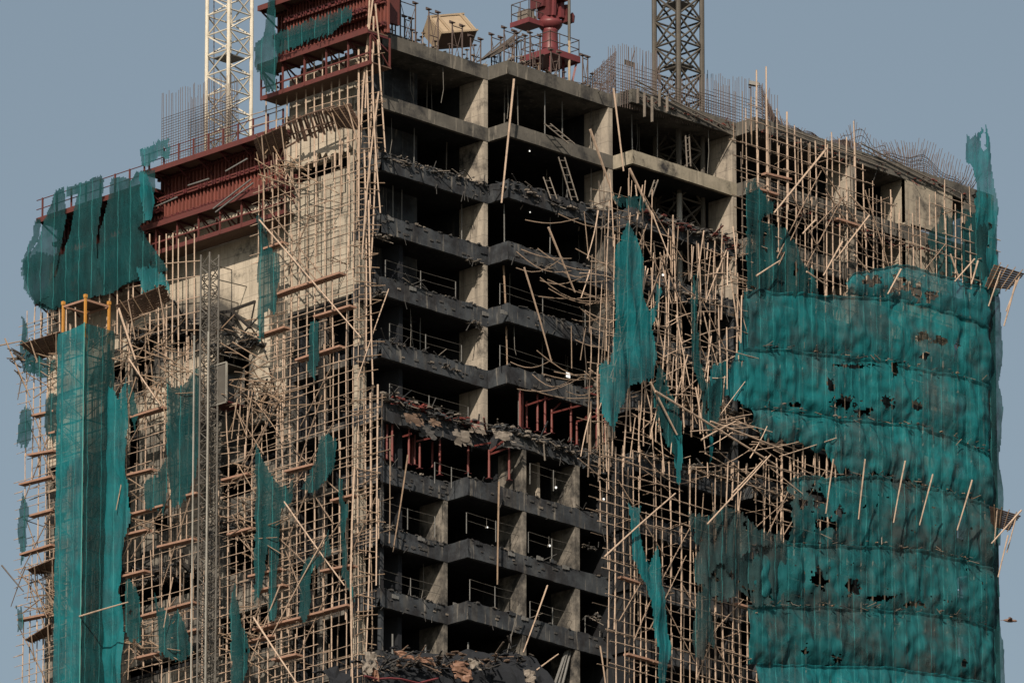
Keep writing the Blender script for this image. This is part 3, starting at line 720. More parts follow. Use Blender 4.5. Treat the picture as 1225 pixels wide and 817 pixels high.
band_net('fourth green net sheet with a frayed top edge and five poles leaning across it', 936, 1192, S3b, ext(S4c, 1), 'net_smoke', 5, .36, .30, ragged=(4, 0), lefty=5, holes=((975, 595, 12, 16), (985, 625, 14, 10), (955, 600, 8, 8), (1000, 612, 6, 8)), burn=0.01)
band_net('fifth green net sheet with deep dark folds, sootiest towards its left end', 897, 1192, S4c, ext(S5c, 2), 'net_smoke', 6, .34, .30, ragged=(1, 0), lefty=3, holes=((975, 690, 14, 16), (1018, 700, 12, 14), (905, 716, 14, 6), (1050, 715, 18, 4), (1090, 722, 20, 4)), burn=0.01)
band_net('sixth green net sheet with slanting wrinkles, second from the bottom of the picture', 893, 1192, S5c, ext(S6c, 2), 'net_smoke', 7, .34, .30, ragged=(1, 0), holes=((997, 788, 8, 6), (960, 776, 4, 8), (1150, 792, 5, 5)), burn=0.0)
band_net('lowest green net sheet, its foot cut off by the bottom of the picture', 905, 1192, S6c, S7c, 'net', 8, .5, .4, ragged=(1, 0), burn=.0)

G2 = 'torn rags of green netting'
rn = rag_net
rn('tall pointed green net on the far right corner rising above the roof', 'R', -6.4, [(1155, 181), (1157, 160), (1160, 166), (1172, 158), (1178, 148), (1181, 162), (1185, 189), (1188, 215), (1192, 241), (1194, 335), (1176, 345), (1172, 300), (1168, 262), (1166, 240), (1170, 225), (1166, 200), (1158, 196)], 'net', fold=.35, seed=1, holes=.08)
rn('narrow dark green net bulging round the right hand end of the tower', 'R', -6.1, [(1184, 350), (1194, 346), (1196, 380), (1199, 410), (1199, 440), (1195, 458), (1199, 490), (1200, 520), (1196, 545), (1199, 580), (1198, 640), (1196, 678), (1199, 700), (1198, 730), (1196, 752), (1199, 790), (1199, 850), (1184, 850)], 'net_dark', seed=71, fold=.3, jag=.04, group=None)
rn('dark green net joining the tall corner net to the platform', 'R', -6.3, [(1158, 262), (1172, 255), (1192, 262), (1195, 300), (1196, 352), (1180, 362), (1172, 330), (1150, 318), (1150, 290)], 'net_dark', seed=72, holes=.1, fold=.3)
rn('patchy dark green net beside the far right corner under the rebar', 'R', -6.0, [(1112, 282), (1122, 262), (1128, 245), (1133, 262), (1150, 250), (1170, 256), (1190, 280), (1190, 338), (1160, 338), (1118, 325)], 'net_dark', seed=2, holes=.22)
rn('peaked dark green net over broken poles, upper left of the netted face', 'R', -6.4, [(893, 222), (901, 215), (918, 238), (928, 243), (924, 255), (913, 258), (908, 264), (926, 269), (943, 274), (953, 293), (961, 316), (972, 322), (979, 352), (893, 356)], 'net_dark', seed=3, holes=.06, fold=.3)
rn('teal net flap spread left of the top net sheet, thin strings trailing', 'R', -6.3, [(845, 470), (850, 440), (864, 430), (872, 445), (884, 419), (888, 386), (890, 350), (903, 345), (906, 420), (903, 492), (885, 484), (872, 472), (860, 488), (848, 480)], 'net', seed=4, fold=.35)
rn('long teal net hanging down the middle of the tangled poles', 'R', -6.9, [(752, 264), (758, 276), (765, 290), (771, 320), (770, 359), (776, 372), (784, 366), (788, 340), (792, 350), (786, 374), (779, 392), (783, 425), (781, 452), (760, 458), (747, 471), (742, 488), (734, 524), (726, 508), (720, 491), (717, 436), (729, 433), (735, 400), (735, 340), (736, 303), (744, 284)], 'net', seed=5, fold=.3)
rn('ragged teal strip of net right of the long hanging one', 'R', -6.8, [(788, 436), (797, 445), (802, 471), (811, 485), (816, 535), (812, 575), (806, 548), (798, 530), (786, 508), (782, 470)], 'net_dark', seed=6, holes=.1)
rn('small torn teal scraps caught among upright poles in the tangle', 'R', -6.7, [(829, 322), (834, 335), (833, 380), (838, 430), (845, 462), (838, 470), (828, 430), (826, 360)], 'net_dark', seed=7, holes=.08)
rn('thin torn net draped between poles just left of the teal flap', 'R', -6.7, [(838, 452), (852, 462), (864, 446), (866, 470), (860, 505), (852, 520), (842, 500)], 'net_dark', seed=8, holes=.12)
rn('small teal net scrap knotted under the bright edge beam', 'R', -6.4, [(733, 232), (748, 236), (765, 234), (776, 244), (768, 252), (750, 246), (736, 246)], 'net_dark', seed=9, holes=.05)
rn('thin teal net cord hanging below the tangle over the black opening', 'R', -6.9, [(806, 520), (815, 520), (817, 548), (814, 578), (809, 578), (808, 552)], 'net', seed=10)
rn('short teal thread of net hanging over the burnt opening', 'R', -6.9, [(847, 520), (852, 520), (853, 552), (848, 555)], 'net', seed=11, cell=.1)
rn('narrow teal net falling from the low bamboo grid to the bottom edge', 'R', -6.9, [(753, 600), (758, 606), (768, 606), (764, 635), (771, 663), (778, 676), (786, 655), (791, 688), (798, 741), (802, 775), (796, 822), (786, 822), (782, 760), (777, 713), (763, 681), (755, 668)], 'net', seed=12, fold=.3)
rn('forked dark teal net low on the grid left of the sooty netting', 'R', -6.9, [(833, 710), (839, 700), (848, 708), (854, 745), (856, 772), (846, 768), (842, 788), (833, 786), (829, 770)], 'net_burnt', seed=13)
rn('sooty grey green net slung across the grid like a shawl', 'R', -6.8, [(824, 614), (845, 618), (867, 605), (889, 616), (905, 632), (936, 640), (936, 655), (905, 650), (884, 668), (872, 688), (862, 672), (850, 690), (841, 655), (829, 640)], 'net_burnt', seed=14, holes=.07, fold=.4)
rn('dark scorched net hanging below the grey shawl of netting', 'R', -6.7, [(842, 648), (866, 668), (880, 664), (903, 650), (940, 648), (940, 724), (905, 724), (889, 706), (870, 716), (853, 720), (838, 700), (832, 672)], 'net_burnt', seed=15, holes=.12, fold=.4)

# left face
rn('long narrow green net hanging between the wing and the stair pier', 'L', -1.7, [(307, 260), (318, 262), (320, 296), (331, 303), (332, 330), (329, 380), (323, 372), (317, 374), (316, 405), (309, 408)], 'net_dark', seed=21, fold=.25)
rn('large split green net draped low on the left of the pier grid', 'L', -1.8, [(304, 528), (317, 556), (331, 576), (344, 584), (352, 568), (349, 597), (334, 610), (333, 646), (331, 745), (323, 742), (321, 645), (315, 700), (304, 722), (306, 600)], 'net_dark', seed=22, fold=.3)
rn('dark green net rag high on the pier grid below the fallen poles', 'L', -1.8, [(384, 522), (394, 518), (402, 530), (402, 558), (388, 578), (374, 591), (364, 585), (370, 565), (380, 550)], 'net_dark', seed=23)
rn('twisted green rag tied mid height on the pier grid', 'L', -1.8, [(392, 636), (396, 660), (385, 674), (372, 684), (371, 715), (366, 745), (360, 738), (360, 684), (368, 666), (382, 666)], 'net_dark', seed=24)
rn('thin green strip of net along the right side of the pier grid', 'L', -1.8, [(406, 572), (411, 575), (412, 600), (416, 604), (415, 668), (425, 722), (418, 708), (411, 688), (407, 620)], 'net_dark', seed=25)
rn('broad green net with a scooped top left of the lattice hoist', 'L', -1.7, [(200, 452), (208, 466), (222, 458), (240, 438), (240, 530), (233, 570), (225, 586), (214, 604), (203, 606), (198, 540)], 'net_dark', seed=26, fold=.2)
rn('small hooked green net left of the broad scooped one', 'L', -1.7, [(200, 548), (198, 597), (194, 618), (188, 606), (174, 609), (172, 578), (185, 570), (194, 558)], 'net_dark', seed=27)
rn('pointed green net sail low on the left, a pole lying across it', 'L', -1.9, [(183, 706), (190, 725), (205, 738), (213, 729), (225, 755), (233, 778), (218, 790), (204, 788), (191, 778), (188, 745)], 'net_dark', seed=28, fold=.3)
rn('bright green net strip falling beside the netted hoist tower', 'L', -1.8, [(126, 470), (134, 462), (140, 478), (151, 452), (152, 500), (150, 560), (156, 614), (150, 650), (142, 706), (147, 740), (147, 822), (120, 822), (124, 640), (128, 560)], 'net', seed=29, fold=.35)
rn('ragged green net on the left edge of the tower against the sky', 'L', -1.6, [(23, 491), (30, 486), (37, 490), (39, 524), (34, 536), (22, 532)], 'net_dark', seed=30)
rn('green net hanging below the tilted timber platform on the left edge', 'L', -1.6, [(25, 380), (30, 384), (31, 402), (44, 430), (66, 425), (66, 440), (52, 452), (38, 446), (25, 444), (23, 412)], 'net_dark', seed=31, holes=.05)
rn('small pointed green net on the left edge between two plank levels', 'L', -1.6, [(30, 588), (34, 606), (31, 640), (24, 676), (20, 640), (23, 612)], 'net_dark', seed=32)
rn('tiny green net tatter low on the left edge of the scaffold', 'L', -1.6, [(22, 727), (26, 728), (26, 752), (22, 756)], 'net_dark', seed=33, cell=.1)
rn('green net patch between the left edge poles and the hoist tower', 'L', -1.5, [(54, 478), (62, 470), (70, 476), (70, 530), (60, 526), (53, 510)], 'net_dark', seed=34)
rn('green net corner hanging above the tilted timber platform on the wing', 'L', -1.7, [(165, 321), (184, 318), (195, 330), (204, 342), (202, 350), (192, 342), (168, 352)], 'net', seed=35)
rn('slim green net twisted down the pier grid above the fallen poles', 'L', -1.8, [(371, 384), (380, 386), (381, 425), (377, 440), (374, 455), (367, 438), (370, 410)], 'net_dark', seed=36)
rn('dark green net bunched at the bottom right of the lattice hoist', 'L', -1.8, [(281, 696), (287, 740), (298, 760), (300, 778), (291, 822), (276, 822), (278, 765), (274, 735)], 'net_dark', seed=37, holes=.05)
rn('loose green net tatter between hoist tower strip and wing scaffold', 'L', -1.5, [(150, 455), (162, 470), (165, 495), (160, 520), (156, 480)], 'net_dark', seed=38)
rn('green rag low on the scaffold right of the bright net strip', 'L', -1.6, [(152, 690), (162, 700), (172, 742), (165, 775), (156, 768), (150, 740)], 'net_dark', seed=39, holes=.05)
# ------------------------------------------------------------------ red wall formwork with working platforms
def formwork(label, pxl, pxr, ytl, ytr, ybl, ybr, low, plane, depth, rail, lowext=0, net=False, brk=True):
    """steel wall shutter on the left face: panel between a top and a bottom platform (left / right pixel ends)"""
    tl = LP(pxl, ytl, plane - depth); tr = LP(pxr, ytr, plane - depth); bl = LP(pxl, ybl, plane - depth); br = LP(pxr, ybr, plane - depth)
    y0, y1 = tr.y, tl.y; zt = (tl.z + tr.z) / 2; zb_ = (bl.z + br.z) / 2; zl = zb_ - low
    t = Thing('wall_formwork', label, 'formwork', 'red climbing formwork sections', (plane, (y0 + y1) / 2, zb_))
    face = plane - .35
    m = MB(); n = max(2, int((y1 - y0) / .3))
    m.box((face, y0, zb_ + .1), (face + .12, y1, zt - .1))
    for i in range(n):       # vertical ribs
        y = y0 + (i + .5) * (y1 - y0) / n; m.box((face - .16, y - .045, zb_ + .12), (face - .002, y + .045, zt - .12))
    t.part('shutter_panel', m, M['red_rust'])
    H_ = zt - zb_; k = max(2, int(H_ / .95))
    for i in range(k):
        z = zb_ + .45 + i * (H_ - .7) / max(1, k - 1)
        t.part('waler', MB().box((face - .34, y0, z), (face - .165, y1, z + .10)).box((face - .34, y0, z + .17), (face - .165, y1, z + .27)), M['red'])
        m = MB()
        for j in range(n):
            if R.random() < .8:
                y = y0 + (j + .1 + .8 * R.random()) * (y1 - y0) / n; m.beam((face - .45, y, z + .13), (face - .1, y, z + .13), .07, .22)
        t.part('tie_bolts', m, M['crane_dark'], None, 'stuff')
    # top and bottom platforms
    for z, nm in ((zt, 'top_platform'), (zb_ - .1, 'bottom_platform')):
        t.part(nm, MB().box((plane - depth + .06, y0, z - .08), (face - .02, y1, z)), M['slat'])
        t.part('toe_board', MB().box((plane - depth, y0, z - .22), (plane - depth + .055, y1, z + .10)), M['red'])
        for i in range(int((y1 - y0) / 1.8) + 1):
            y = y0 + .05 + i * 1.8; 
            if y < y1: t.part('bracket', MB().beam((face, y, z - .16), (plane - depth + .06, y, z - .16), .09, .12).beam((face, y, z - .95), (plane - depth + .3, y, z - .22), .08, .08), M['crane_dark'])
    if rail:
        m = MB(); pb = MB()
        for i in range(int((y1 - y0) / 1.25) + 1):
            y = y0 + i * 1.25; pb = MB().box((plane - depth, y - .045, zt + .1), (plane - depth + .08, y + .045, zt + rail)); t.part('rail_post', pb, M['red'])
        for z in (rail * .5, rail - .05): m.tube([(plane - depth + .04, y0, zt + z), (plane - depth + .04, y1, zt + z)], .03)
        t.part('guard_rail', m, M['red'])
    if brk:                  # hung trailing platform
        t.part('trailing_platform', MB().box((plane - depth + .35, y0, zl - .06), (plane - .1, y1, zl)), M['slat'])
        t.part('trailing_edge', MB().box((plane - depth + .28, y0, zl - .14), (plane - depth + .345, y1, zl + .12)).box((plane - depth + .28, y0, zl + .55), (plane - depth + .345, y1, zl + .64)), M['red'])
        for i in range(int((y1 - y0) / 1.8) + 1):
            y = y0 + .08 + i * 1.8
            if y < y1: t.part('hanger', MB().beam((plane - depth + .3, y, zb_ - .2), (plane - depth + .3, y, zl - .1), .09, .09).beam((plane - .15, y, zb_ - .2), (plane - .15, y, zl), .09, .09).beam((plane - depth + .3, y, zb_ - .3), (plane - .15, y, zl), .06, .06), M['red'])
    m = MB()
    for i in range(int((y1 - y0) * 2)):
        y = R.uniform(y0, y1); z = R.choice((zt, zb_)); m.hexa([V((R.uniform(plane - depth + .2, face - .1), y, z + .01)) + V(c) * R.uniform(.08, .3) for c in ((-.5, -.5, 0), (.5, -.4, 0), (.5, .5, 0), (-.4, .5, 0), (-.4, -.4, .5), (.4, -.5, .3), (.5, .4, .6), (-.5, .4, .4))])
    t.part('debris', m, M['ash_pale'], None, 'stuff')
    return t
F1 = formwork('long red steel formwork with ribbed panels on the wing, bare of netting', 170, 338, 207, 152, 275, 212, 1.75, WX, 1.9, 1.1)
F2 = formwork('red formwork at the far left of the wing, mostly draped with green net', 43, 172, 268, 216, 360, 318, 1.0, WX, 2.1, 1.25, brk=False)
F3 = formwork('topmost red formwork round the stair pier, cut by the top of the picture', 308, 440, 6, -32, 76, 34, 2.0, -.2, 2.0, 0, brk=True)
m = MB()
for (x0, y0, x1, y1) in ((255, 250, 300, 215), (258, 254, 303, 219), (180, 250, 212, 236), (225, 222, 250, 214), (270, 205, 296, 190)): m.beam(LP(x0, y0, -1.3), LP(x1, y1, -1.3), .07, .07)
solo('loose_tube_bundle', m, M['steel'], 'pale loose tubes lying slantwise across the red formwork panels', 'tubes')
# shutter core that rises out of the top of the picture
t = Thing('wall_formwork', 'tall red ribbed formwork rising out of the picture above the netted platform', 'formwork', 'red climbing formwork sections', LP(390, 60, 0))
a = LP(342, 30, -1.15); b = LP(440, 0, -1.15)
m = MB(); m.box((-1.0, b.y, a.z - 1.1), (-.8, a.y, a.z + 6)); n = int((a.y - b.y) / .26)
for i in range(n): y = b.y + (i + .5) * (a.y - b.y) / n; m.box((-1.16, y - .045, a.z - 1.1), (-1.003, y + .045, a.z + 6))
t.part('shutter_panel', m, M['red_rust'])
for i in range(6):
    z = a.z - .9 + i * .95
    t.part('waler', MB().box((-1.36, b.y, z), (-1.165, a.y, z + .12)).box((-1.36, b.y, z + .2), (-1.165, a.y, z + .32)), M['red'])
    m = MB()
    for j in range(n):
        y = b.y + (j + R.random()) * (a.y - b.y) / n; m.beam((-1.46, y, z + .16), (-1.1, y, z + .16), .07, .2)
    t.part('tie_bolts', m, M['crane_dark'], None, 'stuff')
t.part('return_panel', MB().box((-.79, b.y - .003, a.z - 1.1), (1.4, b.y + .2, a.z + 6)), M['red'])

# netting over the formwork
def bag(k0): return lambda a, z: k0
G3 = 'green nets draped over the red formwork'
rn('dark green net pouch slung under the left formwork, round bottomed', 'L', -1.5, [(28, 312), (44, 300), (62, 306), (120, 290), (166, 268), (176, 290), (200, 322), (176, 330), (110, 354), (62, 370), (46, 369), (34, 352), (28, 335)], 'net_dark', seed=40, fold=.1, jag=.04, out=-.12, group=G3)
rn('leftmost green net over the formwork, torn open to the sky at its top', 'L', -1.5, [(60, 244), (66, 228), (76, 224), (79, 260), (74, 290), (66, 330), (60, 355), (44, 366), (30, 345), (28, 312), (44, 290), (52, 262)], 'net_dark', seed=41, fold=.18, jag=.05, group=G3)
rn('narrow green net hanging off the outer corner of the formwork', 'L', -1.4, [(42, 262), (48, 262), (46, 285), (38, 305), (36, 330), (27, 330), (27, 312), (36, 290)], 'net_dark', seed=42, fold=.2, group=G3)
rn('middle green net over the formwork, sagging into a dark pouch below', 'L', -1.6, [(79, 224), (121, 210), (124, 214), (122, 240), (117, 285), (116, 305), (120, 318), (126, 352), (60, 368), (48, 362), (66, 330), (78, 300), (88, 262), (92, 232), (80, 236)], 'net_dark', seed=43, fold=.14, jag=.05, group=G3)
rn('right hand green net over the formwork, widest and least torn', 'L', -1.65, [(134, 214), (150, 212), (156, 216), (164, 206), (184, 204), (184, 238), (178, 262), (166, 272), (172, 290), (180, 310), (176, 322), (150, 340), (126, 352), (117, 318), (120, 276), (128, 246)], 'net_dark', seed=44, fold=.14, jag=.05, group=G3)
rn('bright green knot of net hanging from the corner of the bare formwork', 'L', -1.9, [(168, 206), (176, 208), (186, 225), (186, 245), (180, 262), (172, 262), (168, 240)], 'net', seed=45, fold=.3, group=G3)
rn('green net on the guard rail at the left end of the bare formwork', 'L', -1.35, [(168, 180), (185, 172), (204, 166), (202, 186), (182, 194), (170, 202)], 'net', seed=46, holes=.08, group=G3)
rn('horizontal green net hung along the topmost formwork platform', 'L', -2.5, [(327, 40), (360, 28), (421, 8), (422, 22), (408, 30), (395, 41), (365, 50), (348, 60), (330, 66)], 'net_dark', seed=47, fold=.15, group=G3)
rn('tall green net streaming off the left corner of the topmost formwork', 'L', -2.6, [(320, -10), (328, -10), (328, 36), (334, 44), (332, 70), (329, 96), (330, 108), (318, 112), (316, 95), (306, 82), (306, 52), (314, 44), (318, 20)], 'net_dark', seed=48, fold=.2, group=G3)

# ------------------------------------------------------------------ the netted hoist tower on the left
hx0, hx1 = -3.6, -1.5
pc = LP(99, 600, hx0); ya = pc.y; yb = LP(69, 600, hx0).y
ztop = LP(99, 388, hx0).z; zbot = LP(99, 850, hx0).z
t = Thing('hoist_tower', 'square hoist tower wrapped in green net with bare yellow posts at its head', 'hoist tower', None, ((hx0 + hx1) / 2, (ya + yb) / 2, zbot))
for (x, y) in ((hx0 + .12, ya + .12), (hx1 - .12, ya + .12), (hx0 + .12, yb - .12), (hx1 - .12, yb - .12)):
    hgt = {0: 1.75}.get(0); m = MB().box((x - .06, y - .06, ztop - .8), (x + .06, y + .06, ztop + hgt)).box((x - .09, y - .09, ztop + hgt - .12), (x + .09, y + .09, ztop + hgt + .08)); t.part('post', m, M['yellow']); t.part('lower_post', MB().box((x - .05, y - .05, zbot), (x + .05, y + .05, ztop - .801)), M['steel'])
z = ztop + 1.5
for (p, q) in (((hx0 + .12, ya + .12), (hx0 + .12, yb - .12)), ((hx0 + .12, ya + .12), (hx1 - .12, ya + .12)), ((hx1 - .12, ya + .12), (hx1 - .12, yb - .12)), ((hx0 + .12, yb - .12), (hx1 - .12, yb - .12))):
    t.part('head_beam', MB().beam((*p, z), (*q, z), .08, .12), M['plank'])
t.part('head_deck', MB().box((hx0 + .3, ya + .3, z + .11), (hx1 + .2, yb - .3, z + .17)), M['slat'])
zz = zbot
i = 0
while zz < ztop:
    m = MB()
    for (p, q) in (((hx0, ya), (hx0, yb)), ((hx0, ya), (hx1, ya))): m.tube([(*p, zz), (*q, zz)], .045); m.tube([(*p, zz), (*q, zz + 1.9)], .03)
    m.tube([(hx1, ya, zz), (hx1, yb, zz)], .045); t.part('tie_ring', m, M['hoist']); zz += 1.95; i += 1
def sheet(f, n, mm, seed):
    m = MB()
    for i in range(n + 1):
        for j in range(mm + 1): m.v.append(f(i / n, j / mm))
    m.f = [(i*(mm+1)+j, (i+1)*(mm+1)+j, (i+1)*(mm+1)+j+1, i*(mm+1)+j+1) for i in range(n) for j in range(mm)]
    return m
def nn(a, b, c): return noise.noise(V((a, b, c)))
Hh = ztop - zbot
t.part('corner_seam', MB().tube([(hx0 - .2, ya - .16, zbot), (hx0 - .2, ya - .16, ztop)], .035), M['net_seam'])
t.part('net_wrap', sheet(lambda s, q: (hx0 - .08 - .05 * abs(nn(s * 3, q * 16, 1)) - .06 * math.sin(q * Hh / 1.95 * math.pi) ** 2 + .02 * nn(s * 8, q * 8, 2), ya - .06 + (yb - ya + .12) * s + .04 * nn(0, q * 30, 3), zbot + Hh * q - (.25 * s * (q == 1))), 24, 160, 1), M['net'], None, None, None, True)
t.part('net_wrap', sheet(lambda s, q: (hx0 - .06 + (hx1 - hx0 + .2) * s + .05 * nn(0, q * 30, 8), ya - .08 - .05 * abs(nn(s * 3, q * 16, 4)) - .06 * math.sin(q * Hh / 1.95 * math.pi) ** 2 + .02 * nn(s * 8, q * 9, 5), zbot + Hh * q), 24, 160, 2), M['net_dark'], None, None, None, True)  # right side takes the darker net, its shade painted into the colour

# ------------------------------------------------------------------ lattice masts
def mast(name, label, cat, cx, cy, w_, zlo, zhi, mod, r, rb, mat, rings=(), x2=True, cap=None):
    t = Thing(name, label, cat, None, (cx, cy, zlo)); h = w_ / 2
    cs = [(cx-h, cy-h), (cx+h, cy-h), (cx+h, cy+h), (cx-h, cy+h)]
    for c in cs: t.part('leg', MB().tube([(*c, zlo), (*c, zhi)], r, r, 8), mat)
    n = int((zhi - zlo) / mod)
    for s in range(4):
        a, b = cs[s], cs[(s+1) % 4]; m = MB()
        for i in range(n):
            z = zlo + i * mod
            m.tube([(*a, z), (*b, z)], rb)
            if x2: m.tube([(*a, z), (*b, z + mod)], rb); m.tube([(*b, z), (*a, z + mod)], rb)
            elif i % 2: m.tube([(*a, z), (*b, z + mod)], rb)
            else: m.tube([(*b, z), (*a, z + mod)], rb)
        t.part('lacing', m, mat)
    m = MB()
    for i in range(0, n, 2): m.tube([(*cs[0], zlo + i*mod), (*cs[2], zlo + i*mod)], rb * .8)
    t.part('cross_ties', m, mat)
    for z in rings: t.part('landing', MB().box((cx - h * .7, cy - h * .7, z), (cx + h * .7, cy + h * .7, z + .06)), M['steel'])
    return t
def mast_at(pxc, pxl, pxr, depth_x, face):       # near corner px, left px, right px
    s = (pxr - pxl) / 14.92 / 2
    return s
p = LP(273, 100, 4.2); wm = 1.86
mw = mast('crane_mast', 'white lattice crane mast rising behind the rebar on the left wing', 'crane mast', p.x + wm/2, p.y + wm/2, wm, LP(273, 300, 4.2).z, LP(273, -60, 4.2).z, 1.25, .115, .05, M['mast_white'], (LP(273, 62, 4.2).z,), False)
mw.part('ladder', MB().tube([LP(256, -20, 4.6), LP(256, 200, 4.6)], .03), M['rebar'])
p = RP(812, 100, -1.6); wm = 1.98
md = mast('crane_mast', 'soot blackened lattice crane mast standing through the floors at the middle', 'crane mast', p.x + wm/2, p.y + wm/2, wm, RP(812, 330, -1.6).z, RP(812, -60, -1.6).z, 1.62, .15, .065, M['mast_dark'], (RP(812, 72, -1.6).z, RP(812, -2, -1.6).z), True)
md.part('lower_leg', MB().tube([(p.x, p.y, ZK[2] - 2.4), (p.x, p.y, ZK[1] - .2)], .17, .17, 8), M['hoist_pale'], 'stretch of mast leg below the bright beam, sunlight put into its pale colour')  # paler leg section imitates sunlight on the mast by colour
# slim hoist mast in front of the wing wall
p = LP(250, 400, -2.6); wm = .72
mh = mast('hoist_mast', 'slim grey lattice hoist mast climbing the wing wall', 'hoist mast', p.x + wm/2, p.y + wm/2, wm, LP(250, 850, -2.6).z, LP(250, 302, -2.6).z, .62, .06, .034, M['hoist'], (), False)
m = MB()
for (x0, y0, x1, y1) in ((262, 319, 277, 323), (262, 335, 295, 343), (262, 356, 285, 363), (262, 375, 284, 383)): m.tube([LP(x0, y0, -1.8), LP(x1, y1, WX)], .035)
mh.part('wall_tie', m, M['hoist'])
for k in range(12):
    z = LP(250, 420 + k * 36, -2.6).z; mh.part('wall_tie', MB().tube([(p.x + wm, p.y, z), (WX, p.y - .3, z)], .035), M['hoist'])
for dy in (-.28, .9): mh.part('guide_rail', MB().tube([(-3.0, p.y + dy - .1, LP(250, 850, -2.6).z), (-3.0, p.y + dy - .1, LP(250, 400, -2.6).z)], .05), M['hoist_pale'])
# hoist cage
c0 = LP(271, 440, -1.9)
t = Thing('hoist_cage', 'grey wire cage hanging on the hoist mast before the burnt window', 'hoist cage', None, c0)
z0, z1 = LP(271, 480, -1.9).z, LP(271, 434, -1.9).z; y0, y1 = c0.y, c0.y + 1.45
t.part('mesh_side', MB().box((-1.9, y0, z0), (-1.86, y1, z1)), M['hoist'])
t.part('frame', MB().box((-1.95, y0 - .05, z0), (-1.85, y0 + .03, z1)).box((-1.95, y0, z1), (-1.85, y1, z1 + .08)).box((-1.95, y0, z0 - .08), (-1.85, y1, z0 - .002)), M['hoist_pale'])
t.part('roof', MB().box((-1.84, y0, z1 - .05), (-.5, y1, z1)), M['hoist']); t.part('floor', MB().box((-1.84, y0, z0), (-.5, y1, z0 + .08)), M['crane_dark'])
t.part('back_side', MB().box((-.5, y0, z0), (-.46, y1, z1)), M['hoist'])

# ------------------------------------------------------------------ tilted timber catch platforms
def platform(label, q, face, pin, pout, group='tilted timber catch platforms', ribs=4):
    """q: inner-low two px points then outer-high two px points"""
    a = FP(face, *q[0], pin); b = FP(face, *q[1], pin); c = FP(face, *q[2], pout); d = FP(face, *q[3], pout)
    t = Thing('catch_platform', label, 'platform', group, (a + b + c + d) / 4)
    nrm = (b - a).cross(d - a).normalized()
    n = 9; m = MB()
    for i in range(n):           # boards run lengthwise
        s, e = i / n, (i + .86) / n; j = R.uniform(-.03, .03)
        m.panel([a.lerp(d, s) - (b-a)*(.02 + j), b.lerp(c, s) + (b-a)*(R.uniform(0, .06)), b.lerp(c, e) + (b-a)*(.03 + j), a.lerp(d, e) - (b-a)*.02], nrm * .05)
    t.part('boards', m, M['slat'])
    toward = -1 if nrm.dot(FW) > 0 else 1
    for i in range(ribs):
        s = (i + .5) / ribs; t.part('joist', MB().tube([a.lerp(b, s) + nrm * .09 * toward - (d-a) * .08, d.lerp(c, s) + nrm * .09 * toward + (d-a) * .14], .032), M['bamboo_old'])
    t.part('strut', MB().tube([a.lerp(b, .15) + V((0, 0, -1.2)), d.lerp(c, .25)], .04), M['bamboo']); t.part('strut', MB().tube([a.lerp(b, .9) + V((0, 0, -1.4)), d.lerp(c, .9)], .04), M['bamboo'])
    return t
platform('tilted brown slatted platform hanging on the wing wall under the green net corner', [(155, 387), (203, 360), (195, 341), (139, 364)], 'L', -1.2, -2.2)
platform('tilted brown slatted platform sticking out left of the netted hoist tower', [(48, 430), (70, 420), (72, 396), (24, 411)], 'L', -1.2, -2.4)
platform('slatted timber platform jutting from the far right corner below the tall net', [(1178, 343), (1206, 346), (1225, 327), (1190, 316)], 'R', -6.6, -7.2)
platform('weathered timber platform jutting from the right corner halfway down the nets', [(1186, 629), (1206, 634), (1220, 616), (1184, 605)], 'R', -6.6, -7.2)
platform('dark tilted platform left of the hoist tower lower down', [(40, 686), (66, 684), (66, 666), (33, 680)], 'L', -1.2, -2.2)
platform('lowest dark tilted platform at the left edge of the scaffold', [(38, 768), (62, 758), (60, 745), (30, 764)], 'L', -1.2, -2.0)
platform('dark left half of the broken catch platform round the stair pier', [(312, 190), (346, 172), (340, 150), (304, 166)], 'L', -1.2, -2.2)
platform('dark right half of the broken catch platform at the pier corner', [(406, 152), (434, 156), (418, 123), (388, 132)], 'L', -1.2, -2.2)
m = MB()
for i in range(16):
    x = 345 + i * 3.6 + R.uniform(-1, 1); s = 1 - (x - 345) / 60
    m.beam(LP(x, 142 - (x - 345) * .22 + R.uniform(-2, 2), -2.2), LP(x + 8, 168 - (x - 345) * .28 + R.uniform(-3, 5), -1.2), .12, .04)
m.tube([LP(340, 178, -1.25), LP(366, 163, -1.25), LP(410, 143, -1.25)], .06); m.tube([LP(338, 150, -2.2), LP(366, 138, -2.2), LP(400, 127, -2.2)], .05); m.tube([LP(340, 164, -1.6), LP(400, 145, -1.6)], .05)
solo('broken_platform', m, M['slat'], 'skeletal middle of the catch platform with most boards burnt away', 'platform', 'tilted timber catch platforms')
# ------------------------------------------------------------------ red crane base on the roof
CB = RP(658, 100, 3.2); cx, cy = CB.x, CB.y
zr = ZK[0] + .24
def zat(px, py): 
    d = ray(px, py); k = ((V((cx, cy, 0)) - CAM).dot(V((1, 1, 0)))) / d.dot(V((1, 1, 0))); return (CAM + d * k).z
t = Thing('tower_crane', 'red tower crane slewing column with railed platforms on the roof', 'crane', None, (cx, cy, zr))
zp = zat(657, 72); zf = zat(657, 29); 
hw = 1.2
t.part('platform', MB().box((cx-hw, cy-hw, zp-.12), (cx+hw, cy+hw, zp+.02)), M['crane_red'])
for a, b in (((-1,-1),(1,-1)), ((-1,-1),(-1,1)), ((1,-1),(1,1)), ((-1,1),(1,1))):
    t.part('platform_edge', MB().beam((cx+a[0]*(hw+.04), cy+a[1]*(hw+.04), zp), (cx+b[0]*(hw+.04), cy+b[1]*(hw+.04), zp), .08, .38), M['crane_red'])
m = MB()
